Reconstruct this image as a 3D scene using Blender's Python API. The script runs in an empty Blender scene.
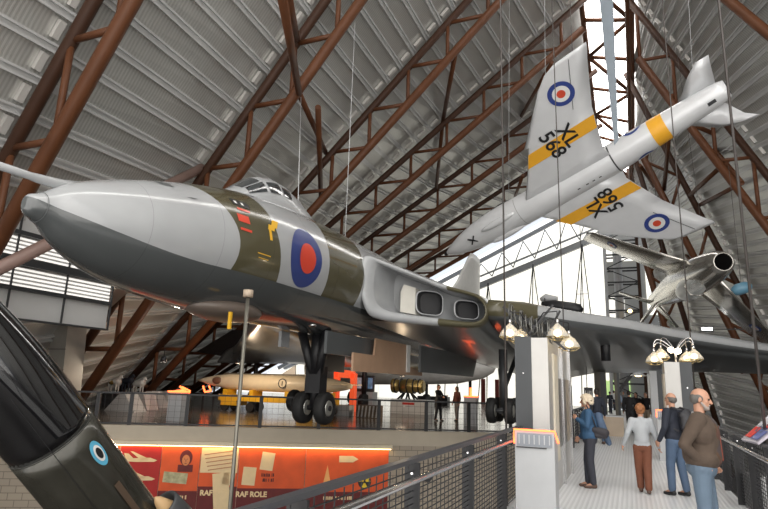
import bpy, bmesh, math, random
from mathutils import Vector, Matrix, Euler
random.seed(7)
S = bpy.context.scene
COL = S.collection
PI = math.pi
sin, cos, rad = math.sin, math.cos, math.radians

# ------------------------------------------------------------------ camera model (27 mm lens at 1.7 m)
F = 576.0; EYE = 1.7; ROLL = rad(1.9); CX, CY = 384.0, 254.5
PITCH = rad(12.645828); YAW = rad(23.069627)
def ray(px, py):
    x = px - CX; y = py - CY
    c, s = cos(-ROLL), sin(-ROLL)
    x, y = x*c - y*s, x*s + y*c
    d = (x, F*cos(PITCH) + y*sin(PITCH), F*sin(PITCH) - y*cos(PITCH))
    c, s = cos(YAW), sin(YAW)
    return Vector((d[0]*c - d[1]*s, d[0]*s + d[1]*c, d[2]))
O = Vector((0, 0, EYE))
def atZ(px, py, z=0.0): r = ray(px, py); return O + r*((z-EYE)/r.z)
def atX(px, py, x): r = ray(px, py); return O + r*(x/r.x)
def atY(px, py, y): r = ray(px, py); return O + r*(y/r.y)

cam = bpy.data.cameras.new('camera'); cam.lens = 27.0; cam.sensor_width = 36.0; cam.clip_end = 500
co = bpy.data.objects.new('camera', cam); COL.objects.link(co)
fw = ray(CX, CY).normalized(); rt = (ray(CX+1, CY)-ray(CX, CY)).normalized(); up = rt.cross(fw)
m3 = Matrix((rt, up, -fw)).transposed()
co.matrix_world = Matrix.Translation(O) @ m3.to_4x4()
S.camera = co

# ------------------------------------------------------------------ materials
MATS = {}
def mat(name, col, rough=0.5, metal=0.0, emit=0.0, noise=0.12, nscale=3.0, bump=0.0, coat=0.0, trans=0.0, alpha=1.0, spec=0.5):
    if name in MATS: return MATS[name]
    m = bpy.data.materials.new(name); m.use_nodes = True; nt = m.node_tree; b = nt.nodes['Principled BSDF']
    b.inputs['Roughness'].default_value = rough; b.inputs['Metallic'].default_value = metal
    b.inputs['Coat Weight'].default_value = coat; b.inputs['Transmission Weight'].default_value = trans
    b.inputs['Alpha'].default_value = alpha; b.inputs['Specular IOR Level'].default_value = spec
    tc = nt.nodes.new('ShaderNodeTexCoord'); n = nt.nodes.new('ShaderNodeTexNoise'); n.inputs['Scale'].default_value = nscale; n.inputs['Detail'].default_value = 4
    nt.links.new(tc.outputs['Object'], n.inputs['Vector'])
    mx = nt.nodes.new('ShaderNodeMix'); mx.data_type = 'RGBA'
    mx.inputs[6].default_value = (*[c*(1-noise) for c in col], 1); mx.inputs[7].default_value = (*[min(1, c*(1+noise)) for c in col], 1)
    nt.links.new(n.outputs['Fac'], mx.inputs[0]); nt.links.new(mx.outputs[2], b.inputs['Base Color'])
    if emit:
        nt.links.new(mx.outputs[2], b.inputs['Emission Color']); b.inputs['Emission Strength'].default_value = emit
    if bump:
        bp = nt.nodes.new('ShaderNodeBump'); bp.inputs['Strength'].default_value = bump; bp.inputs['Distance'].default_value = 0.02
        nt.links.new(n.outputs['Fac'], bp.inputs['Height']); nt.links.new(bp.outputs[0], b.inputs['Normal'])
    MATS[name] = m; return m

def node_math(nt, op, a, b=None, c=None):
    n = nt.nodes.new('ShaderNodeMath'); n.operation = op
    for i, v in enumerate((a, b, c)):
        if v is None: continue
        if isinstance(v, (int, float)): n.inputs[i].default_value = v
        else: nt.links.new(v, n.inputs[i])
    return n.outputs[0]

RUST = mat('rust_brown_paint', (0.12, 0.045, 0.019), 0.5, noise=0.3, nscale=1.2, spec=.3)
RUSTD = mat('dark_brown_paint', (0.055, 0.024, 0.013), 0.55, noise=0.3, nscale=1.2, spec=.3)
BLACK = mat('black_metal', (0.012, 0.012, 0.014), 0.45)
DARK = mat('dark_grey_metal', (0.045, 0.047, 0.05), 0.4)
RAILG = mat('rail_graphite', (0.06, 0.062, 0.068), 0.35)
STEEL = mat('brushed_steel', (0.62, 0.62, 0.63), 0.22, 1.0)
CABLE = mat('steel_cable', (0.10, 0.09, 0.085), 0.5, 0.3)
PALE = mat('pale_grey_panel', (0.50, 0.51, 0.52), 0.4)
WHITE = mat('white_paint', (0.78, 0.78, 0.76), 0.35)
CREAM = mat('cream_paint', (0.72, 0.62, 0.45), 0.35)
YELLOW = mat('yellow_paint', (0.75, 0.42, 0.02), 0.5)
GOLD = mat('brassy_metal', (0.42, 0.30, 0.11), 0.35, 0.8)
OLIVE = mat('olive_paint', (0.085, 0.08, 0.04), 0.4)
RED = mat('red_paint', (0.65, 0.03, 0.02), 0.5)
BLUE = mat('roundel_blue', (0.03, 0.055, 0.24), 0.35)
RRED = mat('roundel_red', (0.62, 0.07, 0.03), 0.35)
CONC = mat('pale_concrete', (0.50, 0.44, 0.35), 0.75, noise=0.1, nscale=2.5, bump=0.2)
NEON = mat('orange_neon', (1.0, 0.12, 0.03), 0.5, emit=5.0, noise=0.02)
LAMPW = mat('warm_bulb', (1.0, 0.72, 0.35), 0.5, emit=6.0, noise=0.02)
STRIPL = mat('warm_strip_light', (1.0, 0.68, 0.30), 0.5, emit=6.5, noise=0.02)
BUFF = mat('buff_steel_sheet', (0.42, 0.40, 0.36), 0.35, 0.4)
RUBBER = mat('black_rubber', (0.012, 0.012, 0.012), 0.7)

def glass_mat():
    m = bpy.data.materials.new('clear_glass'); m.use_nodes = True; nt = m.node_tree
    b = nt.nodes['Principled BSDF']; b.inputs['Base Color'].default_value = (0.9, 0.93, 0.92, 1); b.inputs['Roughness'].default_value = 0.05
    t = nt.nodes.new('ShaderNodeBsdfTransparent'); mx = nt.nodes.new('ShaderNodeMixShader'); lw = nt.nodes.new('ShaderNodeLayerWeight'); lw.inputs[0].default_value = 0.35
    a = node_math(nt, 'MULTIPLY_ADD', lw.outputs['Facing'], 0.75, 0.12)
    nt.links.new(a, mx.inputs[0]); nt.links.new(t.outputs[0], mx.inputs[1]); nt.links.new(b.outputs[0], mx.inputs[2])
    nt.links.new(mx.outputs[0], nt.nodes['Material Output'].inputs[0]); return m
GLASS = glass_mat()

def stripes_mat(name, ca, cb, axis, period, rough, metal, bump, duty=0.5, noise=0.1, dist=0.03, spec=0.5):
    m = bpy.data.materials.new(name); m.use_nodes = True; nt = m.node_tree; b = nt.nodes['Principled BSDF']
    b.inputs['Roughness'].default_value = rough; b.inputs['Metallic'].default_value = metal; b.inputs['Specular IOR Level'].default_value = spec
    tc = nt.nodes.new('ShaderNodeTexCoord'); sp = nt.nodes.new('ShaderNodeSeparateXYZ'); nt.links.new(tc.outputs['Object'], sp.inputs[0])
    v = sp.outputs['XYZ'.index(axis)]
    s = node_math(nt, 'SINE', node_math(nt, 'MULTIPLY', v, 2*PI/period))
    f = node_math(nt, 'SMOOTH_MIN', node_math(nt, 'MULTIPLY_ADD', s, 1.5, 0.5), 1.0, 0.2)
    f2 = node_math(nt, 'MAXIMUM', f, 0.0)
    n = nt.nodes.new('ShaderNodeTexNoise'); n.inputs['Scale'].default_value = 0.35; n.inputs['Detail'].default_value = 3
    nt.links.new(tc.outputs['Object'], n.inputs['Vector'])
    mx = nt.nodes.new('ShaderNodeMix'); mx.data_type = 'RGBA'; mx.inputs[6].default_value = (*ca, 1); mx.inputs[7].default_value = (*cb, 1)
    nt.links.new(f2, mx.inputs[0])
    hs = nt.nodes.new('ShaderNodeHueSaturation'); nt.links.new(mx.outputs[2], hs.inputs['Color'])
    nt.links.new(node_math(nt, 'MULTIPLY_ADD', n.outputs['Fac'], noise*4, 1-noise*2), hs.inputs['Value'])
    nt.links.new(hs.outputs[0], b.inputs['Base Color'])
    bp = nt.nodes.new('ShaderNodeBump'); bp.inputs['Strength'].default_value = bump; bp.inputs['Distance'].default_value = dist
    nt.links.new(f2, bp.inputs['Height']); nt.links.new(bp.outputs[0], b.inputs['Normal'])
    return m
DECK = stripes_mat('corrugated_deck', (0.50, 0.50, 0.475), (0.60, 0.60, 0.575), 'Y', 0.13, 0.3, 0.45, 0.3, dist=.02)
RIBM = mat('galvanised_rib', (0.68, 0.685, 0.68), 0.35, 0.15, noise=0.15, nscale=0.6)
BRACKET = mat('pale_galvanised_bracket', (0.60, 0.58, 0.55), 0.4, 0.2)
FLOORW = stripes_mat('ribbed_aluminium_floor', (0.72, 0.73, 0.75), (0.86, 0.87, 0.89), 'X', 0.07, 0.35, 0.15, 0.4, noise=0.04, dist=0.008)

def sky_panel(name, strength, col=(1.0, 0.98, 0.94), grid=None):
    m = bpy.data.materials.new(name); m.use_nodes = True; nt = m.node_tree; b = nt.nodes['Principled BSDF']
    b.inputs['Base Color'].default_value = (0.8, 0.8, 0.8, 1); b.inputs['Roughness'].default_value = 0.3
    tc = nt.nodes.new('ShaderNodeTexCoord'); n = nt.nodes.new('ShaderNodeTexNoise'); n.inputs['Scale'].default_value = 0.25
    nt.links.new(tc.outputs['Object'], n.inputs['Vector'])
    b.inputs['Emission Color'].default_value = (*col, 1)
    nt.links.new(node_math(nt, 'MULTIPLY_ADD', n.outputs['Fac'], strength*0.3, strength*0.85), b.inputs['Emission Strength'])
    return m
SKYP = sky_panel('daylit_rooflight_glass', 6.0)
ENDP = sky_panel('daylit_wall_panel', 0.95, (1.0, 0.97, 0.86))
LOUV = sky_panel('daylit_louvre_glass', .8, (1.0, 0.95, 0.88))
REAR = sky_panel('daylit_rear_glass', 2.5, (1.0, 0.97, 0.93))
GREENW = mat('daylit_green_view', (0.45, 0.75, 0.25), 0.5, emit=0.9, noise=0.6, nscale=1.5)

# ------------------------------------------------------------------ mesh builder
class MB:
    def __init__(s): s.v = []; s.f = []; s.m = []; s.sm = []
    def add(s, vs, fs, mi=0, smooth=False):
        o = len(s.v); s.v += [Vector(v) for v in vs]
        for f in fs: s.f.append([o+i for i in f]); s.m.append(mi); s.sm.append(smooth)
        return s
    def box(s, x0, x1, y0, y1, z0, z1, mi=0):
        vs = [(x, y, z) for z in (z0, z1) for y in (y0, y1) for x in (x0, x1)]
        return s.add(vs, [(0,2,3,1),(4,5,7,6),(0,1,5,4),(2,6,7,3),(0,4,6,2),(1,3,7,5)], mi)
    def bar(s, a, b, w, h, upv=(0,0,1), mi=0):
        a = Vector(a); b = Vector(b); d = (b-a).normalized(); u = Vector(upv)
        r = d.cross(u)
        if r.length < 1e-4: r = d.cross(Vector((1,0,0)))
        r.normalize(); u = r.cross(d).normalized()
        vs = [p + r*i*w/2 + u*j*h/2 for p in (a, b) for i, j in ((-1,-1),(1,-1),(1,1),(-1,1))]
        return s.add(vs, [(3,2,1,0),(4,5,6,7),(0,1,5,4),(1,2,6,5),(2,3,7,6),(3,0,4,7)], mi)
    def tube(s, pts, r, n=10, mi=0, caps=True, smooth=True):
        pts = [Vector(p) for p in pts]; k = len(pts); rs = r if isinstance(r, (list, tuple)) else [r]*k
        vs = []; prev = None
        for i, p in enumerate(pts):
            d = (pts[min(i+1, k-1)] - pts[max(i-1, 0)]).normalized()
            if prev is None:
                a = Vector((0,0,1)) if abs(d.z) < 0.9 else Vector((1,0,0))
                u = d.cross(a).normalized()
            else: u = (prev - d*prev.dot(d)).normalized()
            prev = u; w = d.cross(u)
            for j in range(n):
                t = 2*PI*j/n; vs.append(p + (u*cos(t) + w*sin(t))*max(rs[i], 1e-4))
        fs = [(i*n+j, i*n+(j+1) % n, (i+1)*n+(j+1) % n, (i+1)*n+j) for i in range(k-1) for j in range(n)]
        s.add(vs, fs, mi, smooth)
        if caps:
            o = len(s.v)-len(vs); s.f.append([o+j for j in range(n)][::-1]); s.m.append(mi); s.sm.append(False)
            s.f.append([o+(k-1)*n+j for j in range(n)]); s.m.append(mi); s.sm.append(False)
        return s
    def lathe(s, c, ax, prof, n=24, mi=0):
        c = Vector(c); ax = Vector(ax).normalized(); a = Vector((0,0,1)) if abs(ax.z) < .9 else Vector((1,0,0)); u = ax.cross(a).normalized(); w = ax.cross(u)
        vs = [c + ax*o + (u*cos(2*PI*j/n) + w*sin(2*PI*j/n))*max(r, 1e-4) for o, r in prof for j in range(n)]
        return s.add(vs, [(i*n+j, i*n+(j+1) % n, (i+1)*n+(j+1) % n, (i+1)*n+j) for i in range(len(prof)-1) for j in range(n)], mi, True)
    def ell(s, c, r, n=14, m=9, rot=None, mi=0):
        c = Vector(c); rx, ry, rz = r if isinstance(r, (list, tuple)) else (r, r, r); vs = []
        for i in range(m+1):
            ph = PI*i/m
            for j in range(n):
                t = 2*PI*j/n; v = Vector((rx*sin(ph)*cos(t), ry*sin(ph)*sin(t), rz*cos(ph)))
                if rot is not None: v = rot @ v
                vs.append(c+v)
        fs = [(i*n+j, (i+1)*n+j, (i+1)*n+(j+1) % n, i*n+(j+1) % n) for i in range(m) for j in range(n)]
        return s.add(vs, fs, mi, True)
    def cap(s, a, b, ra, rb, n=12, mi=0):
        a = Vector(a); b = Vector(b); L = (b-a).length
        if L < 1e-5: return s.ell(a, ra)
        d = (b-a)/L; pts = []; rs = []
        for i in range(5): t = PI/2*i/4; pts.append(a - d*ra*cos(t)); rs.append(max(ra*sin(t), 1e-3))
        for i in range(5): t = PI/2*i/4; pts.append(b + d*rb*sin(t)); rs.append(max(rb*cos(t), 1e-3))
        return s.tube(pts, rs, n, mi)
    def loft(s, rings, mi=0, smooth=True, closed=True, caps=True, mfun=None):
        n = len(rings[0]); vs = [v for r in rings for v in r]; o = len(s.v); s.v += [Vector(v) for v in vs]
        for i in range(len(rings)-1):
            for j in range(n if closed else n-1):
                f = [i*n+j, i*n+(j+1) % n, (i+1)*n+(j+1) % n, (i+1)*n+j]
                s.f.append([o+k for k in f]); s.m.append(mfun(i, j) if mfun else mi); s.sm.append(smooth)
        if caps and closed:
            s.f.append([o+j for j in range(n)][::-1]); s.m.append(mfun(0, 0) if mfun else mi); s.sm.append(False)
            s.f.append([o+(len(rings)-1)*n+j for j in range(n)]); s.m.append(mfun(len(rings)-2, 0) if mfun else mi); s.sm.append(False)
        return s
    def poly(s, pts, mi=0): return s.add(pts, [list(range(len(pts)))], mi)
    def slab(s, pts, off, mi=0):
        n = len(pts); off = Vector(off); pts = [Vector(p) for p in pts]
        s.add(pts + [p+off for p in pts], [list(range(n))[::-1], list(range(n, 2*n))] + [(i, (i+1) % n, n+(i+1) % n, n+i) for i in range(n)], mi); return s
    def build(s, name, mats, parent=None, M=None, recalc=True):
        me = bpy.data.meshes.new(name)
        vs = [(M @ v) if M is not None else v for v in s.v]
        me.from_pydata([tuple(v) for v in vs], [], s.f)
        for m in (mats if isinstance(mats, (list, tuple)) else [mats]): me.materials.append(m)
        me.polygons.foreach_set('material_index', s.m); me.polygons.foreach_set('use_smooth', s.sm)
        me.validate()
        if recalc:
            bm = bmesh.new(); bm.from_mesh(me); bmesh.ops.recalc_face_normals(bm, faces=bm.faces); bm.to_mesh(me); bm.free()
        me.update()
        o = bpy.data.objects.new(name, me); COL.objects.link(o)
        if parent is not None: o.parent = parent
        return o

def tag(o, label=None, cat=None, group=None, kind=None):
    if label: o['label'] = label
    if cat: o['category'] = cat
    if group: o['group'] = group
    if kind: o['kind'] = kind
    return o
def empty(name, loc=(0,0,0), rz=0, label=None, cat=None, group=None, mat3=None):
    o = bpy.data.objects.new(name, None); COL.objects.link(o); o.empty_display_size = 0.2
    if mat3 is not None: o.matrix_world = Matrix.Translation(Vector(loc)) @ mat3.to_4x4()
    else: o.location = loc; o.rotation_euler = (0, 0, rz)
    return tag(o, label, cat, group)
def struct(o): o['kind'] = 'structure'; return o
def copy_tree(o, parent=None):
    c = o.copy(); COL.objects.link(c)
    c.parent = parent
    for ch in list(o.children): copy_tree(ch, c)
    return c
def mod_remesh(o, vox, smooth=2):
    m = o.modifiers.new('r', 'REMESH'); m.mode = 'VOXEL'; m.voxel_size = vox; m.use_smooth_shade = True
    if smooth: q = o.modifiers.new('s', 'SMOOTH'); q.iterations = smooth; q.factor = 0.5
def text_mesh(name, body, size, mtl, parent, origin, right, upv, depth=0.004, align='CENTER', bold=0.0, sx=1.0, rotparent=None):
    cu = bpy.data.curves.new(name, 'FONT'); cu.body = body; cu.size = size; cu.align_x = align; cu.align_y = 'CENTER'; cu.extrude = depth; cu.offset = bold; cu.resolution_u = 3
    t = bpy.data.objects.new(name, cu); COL.objects.link(t)
    bpy.context.view_layer.update()
    me = bpy.data.meshes.new_from_object(t.evaluated_get(bpy.context.evaluated_depsgraph_get()))
    bpy.data.objects.remove(t)
    me.materials.clear(); me.materials.append(mtl)
    r = Vector(right).normalized(); u = Vector(upv); u = (u - r*u.dot(r)).normalized(); n = r.cross(u)
    M = Matrix.Translation(Vector(origin)) @ Matrix((r, u, n)).transposed().to_4x4() @ Matrix.Diagonal((sx, 1, 1, 1))
    me.transform(M)
    o = bpy.data.objects.new(name, me); COL.objects.link(o)
    if parent is not None: o.parent = parent
    return o

# ================================================================== HALL SHELL
YK = [-6, 2, 10, 18, 26, 34, 42, 50, 58, 66]
ZA = [46, 39, 33.9, 29.6, 27.4, 26.2, 25.4, 24.6, 24.5, 24.6]
XL = [-16.0, -18.4, -20.78, -24.0, -28.75, -35.0, -40.5, -43.6, -49.0, -52.5]
XR = [52, 46, 37, 27.5, 19.5, 14.1, 10.0, 5.9, 4.3, 4.0]
ZAR = [46, 39, 33.9, 29.6, 27.2, 25.6, 24.6, 23.4, 23.0, 23.0]
XRIDGE = 1.2
def lx(k, z): return XL[k] + (-XRIDGE - XL[k])*z/ZA[k]
def rx(k, z): return XR[k] + (XRIDGE - XR[k])*z/ZAR[k]
FLZ = -4.0
NZ = 34
def roof_side(fx, za, name, skip=None):
    pan = MB(); rib = MB(); 
    for k in range(len(YK)-1):
        y0, y1 = YK[k], YK[k+1]
        zt0, zt1 = za[k], za[k+1]
        NR = 38
        sgn = -1 if fx is lx else 1
        def zk(i, kk, z_): return max(FLZ, min(z_[kk], (i/NR + .058*(kk-2))*z_[kk]))
        i0_ = -30
        while zk(i0_+1, k, za) <= FLZ and zk(i0_+1, k+1, za) <= FLZ: i0_ += 1
        i = i0_
        while True:
            A0z, A1z, B0z, B1z = zk(i, k, za), zk(i, k+1, za), zk(i+1, k, za), zk(i+1, k+1, za)
            if A0z >= zt0 and A1z >= zt1: break
            i += 1
            A0, A1 = Vector((fx(k, A0z), y0, A0z)), Vector((fx(k+1, A1z), y1, A1z))
            B0, B1 = Vector((fx(k, B0z), y0, B0z)), Vector((fx(k+1, B1z), y1, B1z))
            out = Vector((sgn*0.25, 0, 0.15))
            q = [A0+out, A1+out, B1+out, B0+out]
            pan.poly(q)
            if A0z <= FLZ or A1z <= FLZ or A0z >= zt0 or A1z >= zt1: continue
            # rib: two flanges and a web (a trough section), hung just inside the deck
            inn = (-Vector((sgn*cos(rad(30)), 0, sin(rad(30)))))
            up_ = Vector((-XRIDGE-XL[k], 0, ZA[k])).normalized() if sgn < 0 else Vector((XRIDGE-XR[k], 0, ZAR[k])).normalized()
            for off, w in ((-0.10, 0.07), (0.10, 0.07)):
                rib.bar(A0+out+up_*off+inn*0.09, A1+out+up_*off+inn*0.09, 0.16, w, upv=up_)
            rib.bar(A0+out+inn*0.03, A1+out+inn*0.03, 0.04, 0.2, upv=up_)
    a = struct(pan.build(name, DECK, recalc=False))
    return a, rib
ceilL, ribL = roof_side(lx, ZA, 'wall_left')
struct(ribL.build('trim_1', RIBM))
ceilR, ribR = roof_side(rx, ZAR, 'wall_right')
struct(ribR.build('trim_2', RIBM))
# louvre windows low in the left slope
lv = MB(); fr = MB(); bk = MB(); LXW = -17.6; LY0, LY1 = -5.5, 15.6
for (za_, zb) in ((4.31, 4.96), (5.27, 5.92)):
    bk.box(LXW-.12, LXW-.06, LY0, LY1, za_, zb)
    nn = 5
    for i in range(nn):
        z0 = za_ + (zb-za_)*i/nn + .02; z1 = z0 + (zb-za_)/nn*.5
        lv.poly([(LXW-.05, LY0, z0), (LXW-.05, LY1, z0), (LXW-.05, LY1, z1), (LXW-.05, LY0, z1)])
bk.box(LXW-.12, LXW-.04, LY0, LY1, 3.3, 4.2); bk.box(LXW-.12, LXW-.04, LY0, LY1, 6.0, 6.8)
for j in range(12):
    yy = LY0 + (LY1-LY0)*j/11; fr.bar((LXW+.06, yy, 3.3), (LXW+.06, yy, 6.8), .05, .05)
for z_, h_ in ((4.25, .12), (5.11, .26), (6.0, .14), (3.3, .06)): fr.box(LXW-.04, LXW+.12, LY0, LY1, z_-h_/2, z_+h_/2)
w = struct(lv.build('window_1', LOUV)); struct(bk.build('window_frame', RIBM, w)); struct(fr.build('window_bars', DARK, w))
# shadowed maintenance beam over the louvre
# brackets where the ribs meet the trusses
br = MB()
for k in range(1, 9):
    for i in range(-20, 46):
        for sg, fx, za_, xr_ in ((-1, lx, ZA, XL), (1, rx, ZAR, XR)):
            z = ((i+.5)/38 + .058*(k-2))*za_[k]
            if not FLZ+.5 < z < za_[k]-.5: continue
            d = Vector((sg*-XRIDGE*-1 - xr_[k] if sg > 0 else -XRIDGE-xr_[k], 0, za_[k])).normalized(); nn = Vector((-sg*d.z, 0, -abs(d.x)))
            hl = za_[k]/38/d.z*.27
            p = Vector((fx(k, z), YK[k]-.34, z)) + Vector((sg*.25, 0, .15)) + nn*.13
            br.bar(p-d*hl+Vector((0,.12,0)), p+d*hl+Vector((0,.12,0)), 0.2, 0.16, upv=nn)
struct(br.build('trim_3', BRACKET))

# ridge rooflight
rl = MB(); rf = MB()
for k in range(2, 9):
    y0, y1 = YK[k], YK[k+1]
    rl.poly([(-XRIDGE-0.2, y0, ZA[k]+.1), (XRIDGE+.2, y0, ZA[k]+.1), (XRIDGE+.2, y1, ZA[k+1]+.1), (-XRIDGE-.2, y1, ZA[k+1]+.1)])
    for x in (-0.4, 0.4): rf.bar((x, y0, ZA[k]), (x, y1, ZA[k+1]), 0.05, 0.08)
w = struct(rl.build('window_2', SKYP)); struct(rf.build('window_bars', PALE, w))
rd = MB(); rd.poly([(-1.4, -6, 46.1), (1.4, -6, 46.1), (1.4, 2, 39.1), (-1.4, 2, 39.1)]); rd.poly([(-1.4, 2, 39.1), (1.4, 2, 39.1), (1.4, 10, 34), (-1.4, 10, 34)])
struct(rd.build('ceiling', SKYP))
# the hall's tall glazed gable behind the viewer
rw = MB(); rw.poly([(XL[0], -6.1, FLZ), (XR[0], -6.1, FLZ), (XRIDGE, -6.1, 46), (-XRIDGE, -6.1, 46)])
wr = struct(rw.build('wall_rear', REAR)); rb_ = MB()
for x in range(-14, 50, 4):
    zt = 46*(x-XL[0])/(-XRIDGE-XL[0]) if x < -1 else 46*(XR[0]-x)/(XR[0]-XRIDGE)
    rb_.bar((x, -6, FLZ), (x, -6, min(46, zt)), 0.25, 0.3, upv=(0, 1, 0))
struct(rb_.build('wall_mullions', DARK, wr))

# floor of the lower hall
f = MB(); f.box(-56, 56, -6.2, 80, FLZ-0.3, FLZ); LOWF = mat('dark_lower_floor', (0.05, 0.045, 0.04), 0.35); struct(f.build('floor', LOWF))

# far gable: translucent wall, beam, clerestory
def gz(x): return 24.6 - max(0, -2.1 - x)*0.487
ew = MB(); YE = 70.0
ew.poly([(-52, YE, 0), (-1.9, YE, 0), (-1.9, YE, 19.6), (-17.5, YE, 13.6), (-44, YE, 4.2)])
wl = struct(ew.build('wall_end', ENDP))
ev = MB()
for i in range(0, 26):
    x = -1.9 - i*2.0; zt = 19.7 + (x+1.9)*0.378
    ev.bar((x, YE-0.05, 0), (x, YE-0.05, max(2, zt)), 0.05, 0.05, upv=(0, 1, 0), mi=0)
for z in range(1, 20, 1):
    xa = -1.9 if z < 19.6 else -2; xb = -1.9 - (19.7 - z)/0.378
    ev.bar((xa, YE-0.03, z), (max(xb, -50), YE-0.03, z), 0.03, 0.03)
struct(ev.build('wall_joints', mat('glowing_joint', (0.8, 0.78, 0.68), 0.6, emit=.45), wl))  # joints are given a faint glow to look lighter against the wall
cl = MB(); cl.poly([(-1.9, YE, 19.9), (-1.9, YE, 25.2), (-54, YE, -0.5), (-44, YE, 4.4), (-17.5, YE, 13.9)])
w3 = struct(cl.build('window_3', ENDP)); cb = MB()
BEAMG = mat('grey_beam', (0.36, 0.37, 0.38), 0.4, 0.3)
cb.bar((-1.0, YE-0.6, 19.75), (-44, YE-0.6, 3.5), 0.5, 0.75)
cb.bar((-1.0, YE-0.7, 20.9), (-44, YE-0.7, 4.7), 0.12, 0.22)
cb.bar((-1.0, YE-2.0, 24.0), (-44, YE-2.0, 3.3), 0.3, 0.45)
for i in range(16):
    xa = -2-i*2.6; z0 = 20.0+(xa+1.9)*0.378; z1 = 23.6+(xa+1.9)*0.487; 
    cb.tube([(xa, YE-0.6, z0), (xa-1.3, YE-0.9, z1-0.6)], 0.07, 6); cb.tube([(xa-2.6, YE-0.6, z0-0.98), (xa-1.3, YE-0.9, z1-0.6)], 0.07, 6)
struct(cb.build('window_frame', BEAMG, w3))
er = MB(); er.poly([(-1.9, YE, 0), (4.2, YE, 0), (4.2, YE, 24), (-1.9, YE, 24)])
w4 = struct(er.build('wall_end', mat('dim_end_panel', (0.35, 0.35, 0.33), 0.6)))
gw_ = MB(); a = atY(606, 396, YE-.1); b = atY(630, 381, YE-.1); gw_.box(a.x, b.x, YE-.2, YE-.1, a.z, b.z); struct(gw_.build('window_4', GREENW))
ww = MB()
for (xa, ya, xb, yb) in ((648, 315, 655, 268), (606, 262, 640, 246), (608, 318, 624, 296)):
    a = atY(xa, ya, YE-.1); b = atY(xb, yb, YE-.1); ww.box(a.x, b.x, YE-.2, YE-.1, a.z, b.z)
struct(ww.build('window_5', ENDP))

# ================================================================== TRUSSES
def along(p, q, t): return p + (q-p)*t
def build_truss(k, side, label):
    Y = YK[k]
    if side < 0: foot = Vector((lx(k, FLZ), Y, FLZ)); apex = Vector((-XRIDGE, Y, ZA[k]))
    else: foot = Vector((rx(k, FLZ), Y, FLZ)); apex = Vector((XRIDGE, Y, ZAR[k]))
    d = (apex-foot).normalized(); n = Vector((-side*abs(d.z), 0, -abs(d.x)))   # inwards and down
    n = Vector((d.z*(1 if side < 0 else -1), 0, -abs(d.x)))
    D = 1.8
    root = empty('roof_truss', foot, label=label, cat='truss', group='roof trusses on the left slope' if side < 0 else 'roof trusses on the right slope')
    inv = Matrix.Translation(-foot)
    top0, top1 = foot + n*0.28, apex + n*0.28
    lo0, lo1 = foot + n*D, apex + n*D
    # stop lower chord at the ridge line
    tx = (side*1.5 - lo0.x)/(lo1.x - lo0.x) if abs(lo1.x-lo0.x) > 1e-6 else 1
    lo1 = along(lo0, lo1, min(1.15, tx) if side < 0 else min(1.0, tx))
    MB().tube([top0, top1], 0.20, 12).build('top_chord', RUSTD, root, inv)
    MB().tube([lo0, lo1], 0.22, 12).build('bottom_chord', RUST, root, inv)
    a = math.atan2(d.z, abs(d.x)); DD = D-0.28
    hh = DD/sin(a); vv = DD/cos(a); step = hh*cos(a)+vv*sin(a) if a < rad(70) else 4.0
    L = (top1-top0).length; Lb = (lo1-lo0).length
    s = 1.5
    if side < 0 and k in (2, 3, 4, 5, 6):
        pz = {2: 11.08, 3: 15.37, 4: 16.3, 5: 19.04, 6: 19.23}[k]; s = ((pz-foot.z)/d.z) % step
    i = 0
    while s < L-0.3:
        T = top0 + d*s
        if a < rad(70): sb1 = s - vv*sin(a); sb2 = s + hh*cos(a)
        else: sb1 = s-2; sb2 = s+2
        for sb in (sb1, sb2):
            if 0 < sb < Lb: MB().tube([T, lo0 + d*sb], 0.105, 8).build('strut', RUST, root, inv)
        s += step; i += 1
        if i > 30: break
    return root
lab_l = {1: 'rust-brown tubular roof truss above and left of the viewer, mostly out of frame',
 2: 'nearest rust-brown tubular roof truss rising behind the big jet nose tip at left',
 3: 'second brown roof truss from the left, rising from under the nose past the cockpit canopy',
 4: 'third brown roof truss from the left, climbing to the top edge centre',
 5: 'fourth brown roof truss from the left, meeting the rooflight near the yellow-banded wing tip',
 6: 'fifth brown roof truss from the left, passing behind the yellow-banded jet wing',
 7: 'sixth brown roof truss from the left, just above the suspended jet nose',
 8: 'thin farthest brown roof truss on the left slope before the end glazing'}
for k in range(1, 9): build_truss(k, -1, lab_l[k])
lab_r = {2: 'right-slope brown truss beside the viewer, out at the right edge',
 3: 'nearest brown truss of the right slope, outside the right edge',
 4: 'brown roof truss crossing the top right corner of the photo',
 5: 'brown roof truss running from the rooflight down behind the raised jet tailplane',
 6: 'brown roof truss of the right slope passing between tailplane and polished jet nose',
 7: 'steep brown roof truss seen behind the polished jet fuselage',
 8: 'steep farthest brown truss on the right, beside the lattice tower'}
for k in range(2, 9): build_truss(k, 1, lab_r[k])

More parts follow.
